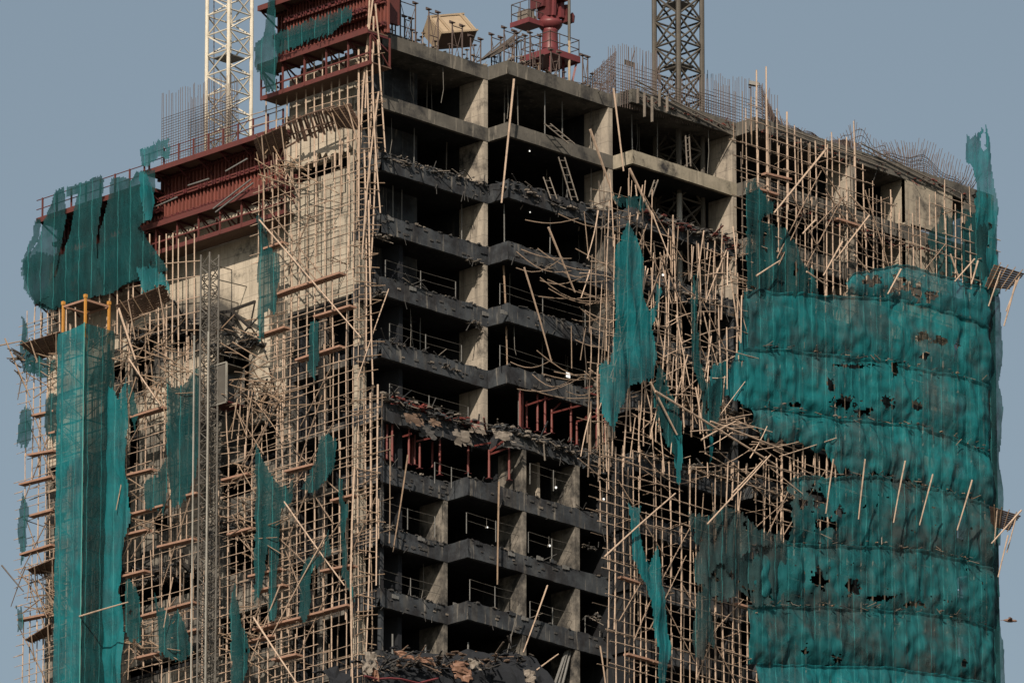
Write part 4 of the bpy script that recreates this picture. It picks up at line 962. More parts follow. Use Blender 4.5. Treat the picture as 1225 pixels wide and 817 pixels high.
for a, b in (((-1,-1),(1,-1)), ((-1,-1),(-1,1)), ((1,-1),(1,1)), ((-1,1),(1,1))):
    for z in (.65, 1.2): m.tube([(cx+a[0]*hw, cy+a[1]*hw, zp+z), (cx+b[0]*hw, cy+b[1]*hw, zp+z)], .03)
    for i in range(4):
        s = i / 3; x = cx + (a[0]*(1-s)+b[0]*s)*hw; y = cy + (a[1]*(1-s)+b[1]*s)*hw; m.tube([(x, y, zp), (x, y, zp+1.25)], .03)
t.part('guard_rail', m, M['rebar'])
t.part('column', MB().lathe((cx, cy, 0), [(.62, zp), (.5, zp+.5), (.46, zf-.5), (.52, zf-.35)], 18), M['crane_red'], smooth=True)
t.part('slewing_ring', MB().lathe((cx, cy, 0), [(.5, zf-.4), (.66, zf-.2), (.74, zf-.05), (.74, zf+.12), (.62, zf+.16), (.6, zf+.35)], 20), M['crane_red'], smooth=True)
t.part('turret', MB().box((cx-.55, cy-.5, zf+.3), (cx+.5, cy+.5, zf+3.5)).box((cx-.75, cy-.2, zf+.9), (cx-.56, cy+.9, zf+2.2)).beam((cx-.2, cy-.52, zf+.4), (cx+.5, cy-.56, zf+3), .16, .2), M['crane_dark'])
t.part('turret_arm', MB().beam((cx+.3, cy-.6, zf+.3), (cx+.3, cy-.6, zf+4), .3, .3).beam((cx-.3, cy-.6, zf+.3), (cx-.15, cy-.65, zf+4), .18, .18), M['crane_red'])
t.part('winch', MB().box((cx+.5, cy-.9, zf+.05), (cx+.95, cy-.45, zf+.45)).beam((cx+.75, cy-.7, zf+.4), (cx+.6, cy-.7, zf+1.15), .22, .22).lathe((cx+.95, cy-.9, 0), [(.12, zf+.1), (.16, zf+.5), (.05, zf+.7)], 8), M['crane_dark'])
mm = MB()
for s in (-1, 1):
    for q in (-1, 1):
        mm.tube([(cx+s*.55, cy+q*.55, zr), (cx+s*.55, cy+q*.55, zp-.1)], .09); mm.beam((cx+s*.6, cy+q*.6, zr+.3), (cx+s*1.1, cy+q*1.1, zp-.15), .08, .12)
for i in range(3):
    z = zr + i * .7
    for a, b in (((-1,-1),(1,-1)), ((-1,-1),(-1,1)), ((1,-1),(1,1)), ((-1,1),(1,1))): mm.beam((cx+a[0]*.55, cy+a[1]*.55, z), (cx+b[0]*.55, cy+b[1]*.55, z+.7), .06, .06)
t.part('base_frame', mm, M['crane_red'])
# upper cabin platform on the left of the turret
a = LP(609, 31, cx - .6); zc = zat(625, 31)
ux0, ux1 = cx - 1.75, cx - .5; uy0, uy1 = cy + .0, cy + 1.45
t.part('upper_platform', MB().box((ux0, uy0, zc - .15), (ux1, uy1, zc)), M['crane_red'])
t.part('upper_platform_edge', MB().box((ux0-.06, uy0-.06, zc-.22), (ux0-.002, uy1+.06, zc+.08)).box((ux0, uy0-.06, zc-.22), (ux1, uy0-.002, zc+.08)), M['crane_red'])
m = MB()
for (p, q) in (((ux0, uy0), (ux0, uy1)), ((ux0, uy0), (ux1, uy0)), ((ux0, uy1), (ux1, uy1))):
    for z in (.6, 1.2): m.tube([(*p, zc+z), (*q, zc+z)], .028)
    for s in (0, .5, 1): x = p[0]+(q[0]-p[0])*s; y = p[1]+(q[1]-p[1])*s; m.tube([(x, y, zc), (x, y, zc+1.22)], .028)
t.part('guard_rail', m, M['rebar'])
t.part('motor', MB().box((ux0+.2, uy0+.35, zc+.02), (ux0+.8, uy1-.3, zc+.75)).lathe((ux0+1.05, uy0+.8, 0), [(.25, zc+.03), (.3, zc+.5), (.12, zc+.7)], 10), M['ash_pale'])
q = DP(681.5, 105, 0); pz = RP(681, 60, 2.0)
x_, y_ = pz.x, pz.y
t.part('jib_stay', MB().tube([(x_, y_, zr - .1), (x_, y_, zat(681, 53))], .075, .075, 7), M['plywood'], 'pale lower length of the upright pole')
t.part('jib_stay', MB().tube([(x_, y_, zat(681, 53)), (x_, y_, zat(681, -30))], .09, .09, 7), M['mast_dark'])
t.part('counter_box', MB().box((x_-.6, y_+.12, zat(675, 5)), (x_+.02, y_+.9, zat(675, -12))), M['crane_dark'])

# ------------------------------------------------------------------ tilted plywood box on the roof
Rb, Ub, Fb = RT, UP, FW
A = RP(528, 40.5, 1.8)
e1 = Rb * -.81 + Ub * .97 + Fb * 1.01; e2 = Rb * 2.09 + Ub * .21 + Fb * 1.475; e3 = Rb * -.33 + Ub * -.92 + Fb * .594
t = Thing('timber_box', 'big pale plywood box tipped over on the roof edge', 'box', None, A + e3)
def pan(o, u, v_, th): return MB().panel([o, o + u, o + u + v_, o + v_], th)
n3 = e3.normalized()
t.part('lid_panel', pan(A, e2, e1, n3 * .06), M['plywood'])
t.part('side_panel', pan(A + n3 * .07, e1, e3 * .95, e2.normalized() * .06), M['plywood']); t.part('side_panel', pan(A + n3 * .07 + e2 * .97, e1, e3 * .95, e2.normalized() * .05), M['plywood'])
t.part('front_panel', pan(A + n3 * .07 + e2.normalized() * .065, e2 * .93, e3 * .95, e1.normalized() * .05), M['slat'])
for s in (.04, .28, .90): t.part('batten', MB().beam(A + e2 * s - n3 * .06, A + e2 * s + e1 - n3 * .06, .16, .09), M['plywood'])
for o in (A - n3 * .05, A + e1 - n3 * .05): t.part('rim', MB().beam(o, o + e2, .10, .10), M['plywood'])

# ------------------------------------------------------------------ roof clutter
rr = random.Random(3)
def prop(px, top, bot, y, label, r=.04, mat='rebar'):
    p = RP(px, bot, y); z = RP(px, top, y).z; m = MB(); m.tube([(p.x, p.y, zr), (p.x, p.y, z)], r); m.tube([(p.x, p.y, zr), (p.x, p.y, zr + (z-zr)*.55)], r * 1.5)
    m.box((p.x-.14, p.y-.14, z), (p.x+.14, p.y+.14, z+.05)); m.box((p.x-.14, p.y+.1, z+.05), (p.x+.14, p.y+.14, z+.17)).box((p.x-.14, p.y-.14, z+.05), (p.x+.14, p.y-.1, z+.17))
    return m
PL = 'grey steel shoring prop with a forked head standing on the roof edge'
def frame(pxa, pxb, top, y, label, rails=3):
    """steel shoring frame: two standards with forked heads, rungs and a cross brace"""
    a = RP(pxa, top, y); b = RP(pxb, top, y); t = Thing('shoring_tower', label, 'shoring frame', 'steel shoring frames along the roof edge', ((a.x+b.x)/2, y, zr)); z = (a.z + b.z) / 2
    for q in (a, b):
        m = MB().tube([(q.x, y, zr), (q.x, y, z)], .045).box((q.x-.13, y-.13, z), (q.x+.13, y+.13, z+.05)).box((q.x-.13, y+.09, z+.052), (q.x+.13, y+.13, z+.17)); t.part('standard', m, M['rebar'])
    for i in range(rails):
        zz = zr + .25 + (z - zr - .4) * i / max(1, rails-1); t.part('rung', MB().tube([(a.x, y, zz), (b.x, y, zz)], .03), M['rebar'])
    t.part('cross_brace', MB().tube([(a.x, y, zr+.1), (b.x, y, z-.2)], .02).tube([(b.x, y, zr+.1), (a.x, y, z-.2)], .02), M['rebar'])
for i, (a, b, tp, y, lab) in enumerate(((447, 459, 3, .8, 'shoring frame hard against the bamboo sheaf at the roof corner'), (461, 473, 5, 1.6, 'second shoring frame from the roof corner, partly behind its neighbour'), (479, 497, 2, .9, 'tall shoring frame left of the tipped plywood box'),
        (484, 492, 22, 2.4, 'short shoring frame behind the tall one beside the plywood box'), (563, 575, 46, .6, 'low shoring frame right of the tipped plywood box'), (603, 615, 36, -.6, 'shoring frame at the step in the roof edge left of the crane'), (618, 628, 42, -.2, 'shoring frame below the left tip of the crane platform'),
        (634, 646, 42, -1.0, 'shoring frame directly in front of the crane base'), (659, 669, 62, -.9, 'shoring frame under the right half of the crane platform'), (697, 703, 68, -1.0, 'lone shoring frame right of the crane near the leaning mesh'), (588, 599, 44, 1.4, 'shoring frame behind the heap of charred boards'), (513, 524, 14, .6, 'shoring frame standing in front of the plywood box'), (541, 553, 30, .5, 'shoring frame under the right half of the plywood box'))):
    frame(a, b, tp, y, lab)
for i in range(46):
    px = rr.uniform(452, 728); y = rr.uniform(.3, 2.5) if px < 600 else rr.uniform(-1.2, 1.5); base = RP(px, 60, y); h = rr.uniform(.8, 2.3)
    solo('shoring_prop', MB().tube([(base.x, y, zr), (base.x + rr.uniform(-.1, .1), y, zr + h)], .03).box((base.x-.1, y-.1, zr+h), (base.x+.1, y+.1, zr+h+.05)), M['rebar'] if rr.random() < .7 else M['bamboo_old'], 'slim upright prop standing along the open roof edge', 'prop', 'slim props on the roof edge')
for i in range(24):
    px = rr.uniform(571, 590); p = RP(px, 74 - (px - 571) * .35, .9 + rr.uniform(-.3, .6)); d = V((1.1, -.55, 1.0)) * rr.uniform(1.0, 1.75) + V((rr.uniform(-.2, .2), rr.uniform(-.2, .2), rr.uniform(-.35, .25)))
    solo('charred_board', MB().beam(p, p + d, .12, .07), M['bamboo_dark'], 'charred board in the slanting heap on the roof edge beside the plywood box', 'board', 'heap of charred boards')
# rubble along the roof edge
def rubble(label, pts, n, size, mats, spread=.35, name='rubble', seed=0, tall=.3, cat='rubble', strips=.3):
    rr = random.Random(seed); groups = [MB() for _ in mats]
    for i in range(n):
        k = rr.random() * (len(pts) - 1); j = int(k); p = V(pts[j]).lerp(V(pts[j+1]), k - j) + V((rr.uniform(-spread, spread), rr.uniform(-spread, spread), rr.random() ** 2 * tall))
        m = groups[rr.randrange(len(mats))]; s = size * rr.uniform(.3, 1.3)
        if rr.random() < strips:
            d = V((rr.uniform(-1, 1), rr.uniform(-1, 1), rr.uniform(-.5, .6))).normalized() * s * rr.uniform(1.5, 4); m.beam(p, p + d, s * .22, s * .12)
        else:
            q = [p + V((x * s * rr.uniform(.5, 1.1), y * s * rr.uniform(.5, 1.1), z * s * rr.uniform(.2, .7))) for x, y, z in ((-.5,-.5,0),(.5,-.5,0),(.5,.5,0),(-.5,.5,0),(-.5,-.5,.6),(.5,-.5,.6),(.5,.5,.6),(-.5,.5,.6))]; m.hexa(q)
    t = Thing(name, label, cat, None, pts[0])
    t.o['kind'] = 'stuff'
    for m, mt in zip(groups, mats): t.part('fragments', m, M[mt], None, 'stuff')
def edge(px0, py0, px1, py1, y, n=6): return [RP(px0 + (px1-px0)*i/n, py0 + (py1-py0)*i/n, y) for i in range(n+1)]
rubble('scattered rubble and offcuts on the roof edge under the plywood box', edge(470, 48, 580, 82, .5), 90, .22, ('ash_pale', 'ash', 'steel'), seed=1)
rubble('rubble and short props along the roof edge below the crane', edge(612, 74, 728, 120, -1.1), 80, .22, ('ash_pale', 'ash', 'rebar'), seed=2)
rubble('burnt debris heaped on the third floor edge, left bay', edge(455, 190, 582, 226, .1), 150, .26, ('ash', 'ash_pale', 'char_edge'), seed=3)
rubble('burnt debris heaped on the third floor edge, second bay', edge(606, 226, 732, 268, -1.5), 170, .3, ('ash', 'ash_pale', 'char_edge'), seed=4)
rubble('red and grey wreckage spilling over the floor edge below the bright beam', edge(770, 262, 884, 300, -3.2), 240, .34, ('ash', 'ash_pale', 'red', 'ash'), seed=5, tall=.6)
rubble('blistered sheets and rubble hanging on the ruined floor edge, left bay', edge(455, 478, 585, 520, -.05), 230, .34, ('ash', 'ash_pale', 'red_prop', 'char_edge'), seed=6, tall=.5)
rubble('rubble and bent bars on the ruined floor edge beside the red props', edge(592, 512, 725, 560, -1.6), 230, .3, ('ash', 'ash_pale', 'char_edge'), seed=7, tall=.4)
rubble('pile of ash and broken poles on the floor edge inside the tangle', edge(728, 330, 884, 372, -3.2), 130, .3, ('ash', 'ash_pale'), seed=8)
rubble('soot and splinters on the floor edge behind the sagging poles', edge(728, 404, 884, 446, -3.2), 120, .3, ('ash', 'ash_pale'), seed=9)
rubble('broken bits and splinters heaped over the burnt opening', edge(755, 545, 960, 600, -5.2), 260, .3, ('ash', 'ash_pale', 'bamboo_old'), seed=10, tall=.4)
rubble('splinters and ash above the burnt opening beside the net flap', edge(820, 488, 905, 512, -5.2), 140, .3, ('ash', 'ash_pale', 'bamboo_old'), seed=11, tall=.5)
rubble('debris on the floor edge of the upper right bay behind the bamboo', edge(905, 240, 1160, 320, -4.9, 8), 220, .25, ('ash', 'ash_pale', 'red_prop'), seed=12)
rubble('dirt and rebar offcuts along the upper right roof edge', edge(760, 118, 880, 158, -3.1), 120, .2, ('ash', 'rebar', 'red_rust'), seed=13)
rubble('rubbish along the roof edge left of the far right corner', edge(905, 158, 1185, 245, -4.7, 8), 220, .2, ('ash', 'rebar', 'red_rust'), seed=14)
for i, (x, y, w_) in enumerate(((450, 283, 12), (560, 312, 14), (640, 318, 20), (700, 335, 16), (452, 352, 10), (560, 386, 12), (700, 400, 18), (470, 412, 14), (530, 440, 20), (700, 470, 20), (700, 738, 16), (700, 655, 14), (460, 632, 12), (540, 745, 10))):
    rubble(('small pale scraps on a charred floor edge, %s') % ('next to the corner scaffold high up', 'first bay near the column fourth floor', 'second bay under the leaning poles', 'second bay end by the tangle', 'beside the pier corner midway', 'first bay near the column below the slanting pole',
        'second bay end under the sagging poles', 'first bay below the long diagonal pole', 'centre of the first bay above the ruined floor', 'second bay above the red props', 'low right by the regular grid', 'low right one floor higher', 'low corner beside the railing post', 'low step of the front')[i], edge(x, y, x + w_, y + w_ * .3, -1.6 if x > 600 else -.02, 3), 26, .2, ('ash_pale', 'ash'), seed=20 + i, tall=.25, spread=.2)

rubble_w = lambda lab, x0, y0, x1, y1, n, sd: rubble(lab, [LP(x0 + (x1-x0)*i/4, y0 + (y1-y0)*i/4, .55) for i in range(5)], n, .42, ('ash', 'char_edge', 'char_edge', 'bamboo_dark', 'ash_pale'), seed=sd, tall=.9, spread=.55, strips=.6)
rubble_w('broken concrete and twisted steel hanging from the burnt patch left of the lattice hoist', 196, 400, 240, 392, 110, 51)
rubble_w('charred splinters hanging over the burnt wing window', 258, 424, 312, 415, 110, 52)
rubble_w('dark heap of broken concrete under the wing window', 262, 484, 340, 490, 130, 53)
rubble_w('burnt wreckage behind the poles below the tilted wing platform', 158, 410, 200, 400, 90, 54)
rubble_w('dark shreds caught on the scaffold beside the netted hoist tower', 136, 700, 236, 690, 110, 55)
rubble_w('dark shreds low between hoist mast and stair pier', 262, 640, 320, 620, 90, 56)
for i, (x0, y0, x1, y1, x2, y2, p0, p1) in enumerate(((277, 371, 305, 361, 299, 392, .6, -.6), (262, 374, 279, 390, 279, 372, .6, -.7), (208, 389, 232, 394, 214, 400, .6, -.5), (203, 655, 226, 680, 226, 668, .5, -1.3))):
    m = MB().beam(LP(x0, y0, p0), LP(x1, y1, p1), .12, .16).beam(LP(x0, y0, p0), LP(x2, y2, p1), .12, .16).beam(LP(x1, y1, p1), LP(x2, y2, p1), .07, .07)
    solo('steel_bracket', m, M['black_steel'], ('black bent bracket high on the pale wing wall beside the pier', 'black bracket just right of the lattice hoist', 'black bracket left of the lattice hoist', 'brown bracket low on the pale patch of wing wall')[i], 'bracket', 'steel brackets on the wing wall')
# ------------------------------------------------------------------ rebar
def cage(label, face, plane, px0, px1, top, bot, dx=.17, dz=.17, seed=0, wob=0, horiz_from=.3, fan=0):
    rr = random.Random(seed); t = Thing('rebar_cage', label, 'rebar', 'rebar cages standing above the walls', FP(face, (px0+px1)/2, curve(bot, (px0+px1)/2), plane))
    vs, hs_ = MB(), MB(); p = FP(face, px0, curve(bot, px0), plane); q = FP(face, px1, curve(bot, px1), plane); L = abs((q-p).length); n = int(L / dx)
    for i in range(n + 1):
        s = i / n; px = px0 + (px1-px0)*s; yt = curve(top, px) + rr.uniform(-3, 3) - 2; yb_ = curve(bot, px) + 6
        a = FP(face, px, yb_, plane); b = FP(face, px, yt, plane); b = b + V((rr.gauss(0, .03), rr.gauss(0, .03), 0)) + (V((fan*(s-.4), -fan*(s-.4), 0)) if fan else V((0, 0, 0)))
        mid = a.lerp(b, .6) + V((wob * math.sin(s*9), -wob*math.sin(s*9), 0)) * .3; vs.tube([a, mid, b], .024, .022, 4)
    zmax = 12; k = 0
    while k < 40:
        pts = []
        for i in range(25):
            s = i / 24; px = px0 + (px1-px0)*s; yb_ = curve(bot, px); yt = curve(top, px); a = FP(face, px, yb_, plane); b = FP(face, px, yt, plane); hgt = (b.z - a.z) * (1 - horiz_from)
            z = a.z + k * dz * (hgt / max(.2, ((FP(face, px0, curve(top, px0), plane).z - p.z) * (1 - horiz_from)))) if wob else a.z + k * dz
            if not wob and z > b.z - (b.z-a.z) * horiz_from: continue
            if wob and k * dz > (FP(face, px0, curve(top, px0), plane).z - p.z) * (1 - horiz_from): continue
            pts.append(V((a.x, a.y, z)) + V((0, 0, wob * .4 * math.sin(s * 14 + k * .1))))
        if len(pts) < 3: break
        hs_.tube(pts, .022, .022, 4) if wob else hs_.tube([pts[0], pts[-1]], .017, .017, 4)
        k += 1
    t.part('upright_bars', vs, M['rebar'], None, 'stuff'); t.part('cross_bars', hs_, M['rebar'], None, 'stuff')
cage('flat rebar cage standing on the left wing before the white crane mast', 'L', 2.4, 193, 280, [(193, 116), (245, 100), (280, 90)], [(193, 195), (280, 166)], .2, .16, 1)
cage('second layer of rebar seen through the white crane mast', 'L', 3.6, 225, 285, [(225, 122), (285, 100)], [(225, 186), (285, 166)], .22, .18, 2)
cage('tall fine rebar rods behind the leaning mesh, at the middle of the roof', 'R', -1.2, 728, 790, [(728, 60), (750, 56), (790, 66)], [(728, 118), (755, 122), (790, 134)], .16, .2, 3)
cage('low dense rebar cage on the roof edge around the sooty mast', 'R', -2.9, 742, 880, [(742, 82), (760, 76), (800, 96), (840, 92), (880, 112)], [(742, 122), (760, 126), (880, 160)], .2, .16, 4)
cage('upright rebar wall on the roof between the sooty mast and the right bay', 'R', -.4, 842, 930, [(842, 88), (880, 96), (905, 100), (915, 104), (930, 118)], [(842, 142), (930, 168)], .2, .2, 5)
cage('sagging wavy rebar mesh sweeping along the right hand roof', 'R', -4.6, 908, 1018, [(908, 100), (916, 112), (925, 132), (940, 148), (960, 160), (985, 168), (1005, 171), (1018, 168)], [(908, 158), (940, 170), (1018, 190)], .2, .15, 6, wob=.5, horiz_from=.05)
cage('humped rebar mesh with curled ends near the middle of the right roof', 'R', -4.4, 1002, 1060, [(1002, 172), (1012, 160), (1022, 148), (1032, 156), (1045, 168), (1060, 178)], [(1002, 188), (1060, 205)], .2, .15, 7, wob=.6, horiz_from=.1, fan=.3)
cage('fanned rebar bundle leaning every way near the far right corner', 'R', -4.2, 1058, 1150, [(1058, 178), (1085, 170), (1105, 170), (1120, 182), (1135, 198), (1150, 212)], [(1058, 202), (1150, 234)], .18, .13, 8, wob=.4, horiz_from=.35, fan=1.4)
cage('rear layer of sagging mesh along the right hand roof', 'R', -3.4, 912, 1030, [(912, 112), (925, 136), (945, 152), (985, 168), (1010, 170), (1030, 176)], [(912, 156), (1030, 192)], .24, .2, 16, wob=.7, horiz_from=.05)
cage('rear bundle of bent rebar behind the fanned rods at the far right', 'R', -3.0, 1050, 1152, [(1050, 184), (1085, 178), (1110, 182), (1130, 200), (1152, 222)], [(1050, 200), (1152, 232)], .14, .12, 17, wob=.5, horiz_from=.2, fan=.8)
m = MB()   # leaning mesh sheet
a, b, c = RP(691, 106, -.6), RP(736, 118, -1.0), RP(736, 62, .4)
for i in range(30):
    s = i / 29; m.tube([a.lerp(b, s), a.lerp(c, s) + V((rr.uniform(-.1, .1), 0, rr.uniform(-.1, .1)))], .018, .018, 4); m.tube([a.lerp(b, s * .98), c.lerp(b, s * .8) + V((0, 0, rr.uniform(-.15, .1)))], .018, .018, 4)
for i in range(16): s = i / 15; m.tube([b.lerp(c, s), a.lerp(c, s)], .016, .016, 4)
solo('steel_mesh_sheet', m, M['rebar'], 'dark wedge of steel mesh leaning on the roof right of the crane', 'mesh sheet')
for (fx, pl, x0, y0, x1, y1, lab) in (('R', -3.4, 760, 96, 880, 158, 'pale handrail pipe along the roof edge before the sooty mast'), ('R', -5.0, 930, 150, 1060, 196, 'pale rail pipe along the right roof edge, left length'), ('R', -5.0, 1030, 172, 1150, 232, 'pale rail pipe along the right roof edge, right length')):
    solo('rail_pipe', MB().tube([FP(fx, x0, y0, pl), FP(fx, (x0+x1)/2, (y0+y1)/2+1, pl), FP(fx, x1, y1, pl)], .05).tube([FP(fx, x0, y0+5, pl), FP(fx, x1, y1+6, pl)], .04), M['ash_pale'], lab, 'pipe')
m = MB()
for (x, tp, bt) in ((771, 112, 140), (780, 116, 146), (763, 106, 124), (789, 108, 128), (798, 116, 134)): m.beam(RP(x, tp, -3.55), RP(x, bt, -3.55), .16, .06)
solo('hanging_strips', m, M['ash_pale'], 'five pale timber strips hanging over the roof edge left of the sooty mast', 'strips')
for (px, py, pl, lab) in ((754, 77, -1.0, 'small dark sign board on a rod above the middle rebar'),):
    p = RP(px, py, pl); t = Thing('sign_board', lab, 'sign', None, p - V((0, 0, 2)))
    t.part('board', MB().box((p.x-.45, p.y, p.z-.12), (p.x+.4, p.y+.05, p.z+.18)), M['steel']); t.part('rod', MB().tube([(p.x+.2, p.y+.1, p.z-2.2), (p.x+.2, p.y+.1, p.z)], .03).tube([(p.x+.2, p.y+.1, p.z+.2), (p.x+.45, p.y+.1, p.z+.95)], .03), M['rebar'])
p = RP(900, 102, -4.4); t = Thing('flood_light', 'small flood light on a rod above the right hand roof corner', 'light', None, p - V((0, 0, 3)))
t.part('housing', MB().beam(p + V((-.2, .1, .1)), p + V((.25, -.25, .02)), .3, .22), M['steel']); t.part('bracket', MB().tube([p + V((-.15, 0, -.1)), p + V((-.2, 0, -3))], .025).tube([p + V((-.15, 0, -.2)), p + V((-.3, 0, -.2))], .05), M['rebar'])

# ------------------------------------------------------------------ red props between the ruined floors
GP = 'red props between the ruined floors'
def rprop(px, top, bot, y, label):
    a = RP(px, bot, y); z = RP(px, top, y).z; t = Thing('steel_prop', label, 'prop', GP, (a.x, y, a.z))
    t.part('outer_tube', MB().tube([(a.x, y, a.z), (a.x, y, a.z + (z-a.z)*.6)], .07, .07, 7), M['red_prop']); t.part('inner_tube', MB().tube([(a.x, y, a.z + (z-a.z)*.55), (a.x, y, z)], .06, .06, 7), M['red_prop'])
    t.part('foot_plate', MB().box((a.x-.14, y-.14, a.z-.03), (a.x+.14, y+.14, a.z)), M['crane_dark'])
for i, (px, tp, bt, y) in enumerate(((463, 506, 550, .5), (469, 500, 552, .3), (489, 514, 555, .3), (496, 502, 556, .8), (493, 520, 555, 1.4), (502, 530, 560, .2), (517, 508, 560, 1.0), (526, 508, 568, .3), (560, 520, 566, .2), (585, 538, 572, -1.2), (609, 535, 574, -1.5),
        (622, 452, 512, -1.4), (625, 448, 512, -1.0), (643, 468, 516, -1.2), (652, 460, 518, -1.3), (660, 490, 518, -1.2), (683, 462, 528, -1.4), (690, 505, 532, -1.3), (714, 480, 536, -1.6), (630, 480, 512, -.6), (724, 500, 530, -2.2))):
    rprop(px, tp, bt, y, ['sooty red steel prop standing under the blistered floor edge in the left bay', 'sooty red steel prop carrying red beams in the second bay'][i > 8])
def rb(x0, y0, x1, y1, y, lab): solo('steel_beam', MB().beam(RP(x0, y0, y), RP(x1, y1, y), .09, .10), M['red_prop'], lab, 'beam', 'red beams among the props')
for i, (x0, y0, x1, y1, y) in enumerate(((629, 485, 655, 476, -1.3), (655, 478, 708, 462, -1.3), (660, 494, 712, 480, -1.5), (690, 504, 740, 490, -1.8), (660, 492, 684, 468, -1.0), (700, 500, 712, 486, -1.2), (562, 533, 582, 515, .1), (568, 533, 590, 529, -.2), (586, 540, 604, 526, -1.5), (587, 543, 607, 536, -1.6), (498, 528, 530, 520, .2), (482, 522, 492, 519, .2), (664, 465, 690, 474, -1.1), (705, 470, 745, 482, -2.0))):
    rb(x0, y0, x1, y1, y, ('short red beam lying level on the prop heads, left of centre', 'long red beam rising right across the second bay, upper one', 'middle one of the red beams rising right in the second bay', 'lowest red beam rising towards the hanging teal net', 'steep red strut between the beams of the second bay', 'small red strut beside the rightmost prop', 'steep red strut under the column of the left bay',
        'flat red bar below the steep strut at the left column', 'rising red bar right of the left column, upper', 'rising red bar right of the left column, lower', 'red bar across the props of the left bay', 'stub of red bar at the left props', 'falling red bar high in the second bay', 'red bar half hidden behind the teal net')[i])
def crumple(label, pts, mat, seed, sz=1.0, name='bent_sheet'):
    rr = random.Random(seed); m = MB(); n = 6
    o, u, v_ = V(pts[0]), V(pts[1]) - V(pts[0]), V(pts[2]) - V(pts[0])
    for k in range(2):
        for i in range(n+1):
            for j in range(n+1):
                s, q = i/n, j/n; w_ = noise.noise(V((s*3+seed, q*3, 1))) * .35 * sz
                edge_ = 1 + .25 * noise.noise(V((s*4, q*4+seed, 2)))
                m.v.append(tuple(o + u*s*edge_ + v_*q*edge_ + V((-.7, -.7, .2)) * (w_ + (.03 if k else 0))))
    N = (n+1)**2
    for i in range(n):
        for j in range(n):
            if (i in (0, n-1) or j in (0, n-1)) and rr.random() < .3: continue
            q = (i*(n+1)+j, (i+1)*(n+1)+j, (i+1)*(n+1)+j+1, i*(n+1)+j+1); m.f.append(q); m.f.append(tuple(x+N for x in reversed(q)))
    solo(name, m, M[mat], label, 'sheet', 'bent sheets on the ruined floors')
def cr(lab, x0, y0, w_, h_, y, mat, seed, k=.5): crumple(lab, [RP(x0, y0, y), RP(x0 + w_, y0 + w_ * .2, y - .3), RP(x0 + w_ * .2, y0 + h_, y - .1)], mat, seed, k)
cr('pale torn sheet with a pointed flap hanging in the left bay', 540, 512, 22, 20, -.3, 'ash_pale', 1)
cr('curled pale sheet at the foot of the left column', 558, 505, 20, 12, -.3, 'ash_pale', 2)
cr('rust brown blistered sheet over the left floor edge', 482, 492, 22, 14, -.4, 'sheet_dark', 3)
cr('brown bent sheet beside the rust one on the floor edge', 512, 500, 14, 9, -.4, 'sheet_dark', 4)
cr('pale crumpled sheet right of the column on the ruined edge', 588, 513, 24, 12, -1.9, 'ash_pale', 5)
cr('dark crumpled sheet draped beside the column base', 596, 520, 26, 14, -1.8, 'ash', 6)
cr('grey sheet caught in the middle of the left bay', 498, 506, 20, 16, -.2, 'ash', 7)
cr('large pale scorched board standing behind the props by the column', 590, 533, 36, 40, 1.2, 'ash_pale', 8, .15)

# ------------------------------------------------------------------ guard rails on the open floors
def rail(label, px0, py0, px1, py1, y, h=.95, n=2, extra=None):
    a, b = RP(px0, py0, y), RP(px1, py1, y); z = a.z; t = Thing('guard_rail', label, 'railing', 'thin guard rails on the open floors', a)
    for i in range(n + 1):
        x = a.x + (b.x - a.x) * i / n; t.part('post', MB().tube([(x, y, z - .3), (x, y, z + h)], .028), M['steel'])
    for q in (.5, 1): t.part('rail', MB().tube([(a.x, y, z + h*q), ((a.x+b.x)/2, y, z + h*q - .05), (b.x, y, z + h*q)], .014), M['hoist'])
for i, (x0, y0, x1, y1, y) in enumerate(((461, 330, 545, 357, .3), (466, 406, 552, 430, .3), (466, 478, 560, 505, .3), (598, 432, 700, 462, -1.3), (598, 358, 700, 388, -1.3), (455, 618, 520, 636, .3), (558, 632, 628, 650, -1.3), (632, 655, 688, 672, -1.3), (454, 700, 528, 720, .3), (562, 712, 622, 730, -1.3), (634, 738, 688, 754, -1.3), (700, 756, 735, 766, -1.3), (520, 572, 560, 584, -1.0), (634, 573, 690, 590, -1.3))):
    rail(('guard rail with one leaning post in the left bay, fifth floor edge', 'guard rail above the long pale scuffed edge in the left bay', 'sagging guard rail above the blistered sheets', 'guard rail over the red props in the second bay', 'guard rail behind the sagging poles in the second bay', 'guard rail one floor below the ruined floor, beside the pier',
        'guard rail one floor below the ruined floor, after the step', 'guard rail left of the regular grid, upper one', 'guard rail two floors below the ruined floor beside the pier', 'guard rail two floors below the ruined floor after the step', 'guard rail left of the regular grid, lower one', 'short guard rail reaching into the regular grid', 'short guard rail at the foot of the ruined bay by the column', 'guard rail right of the column below the red props')[i], x0, y0, x1, y1, y)

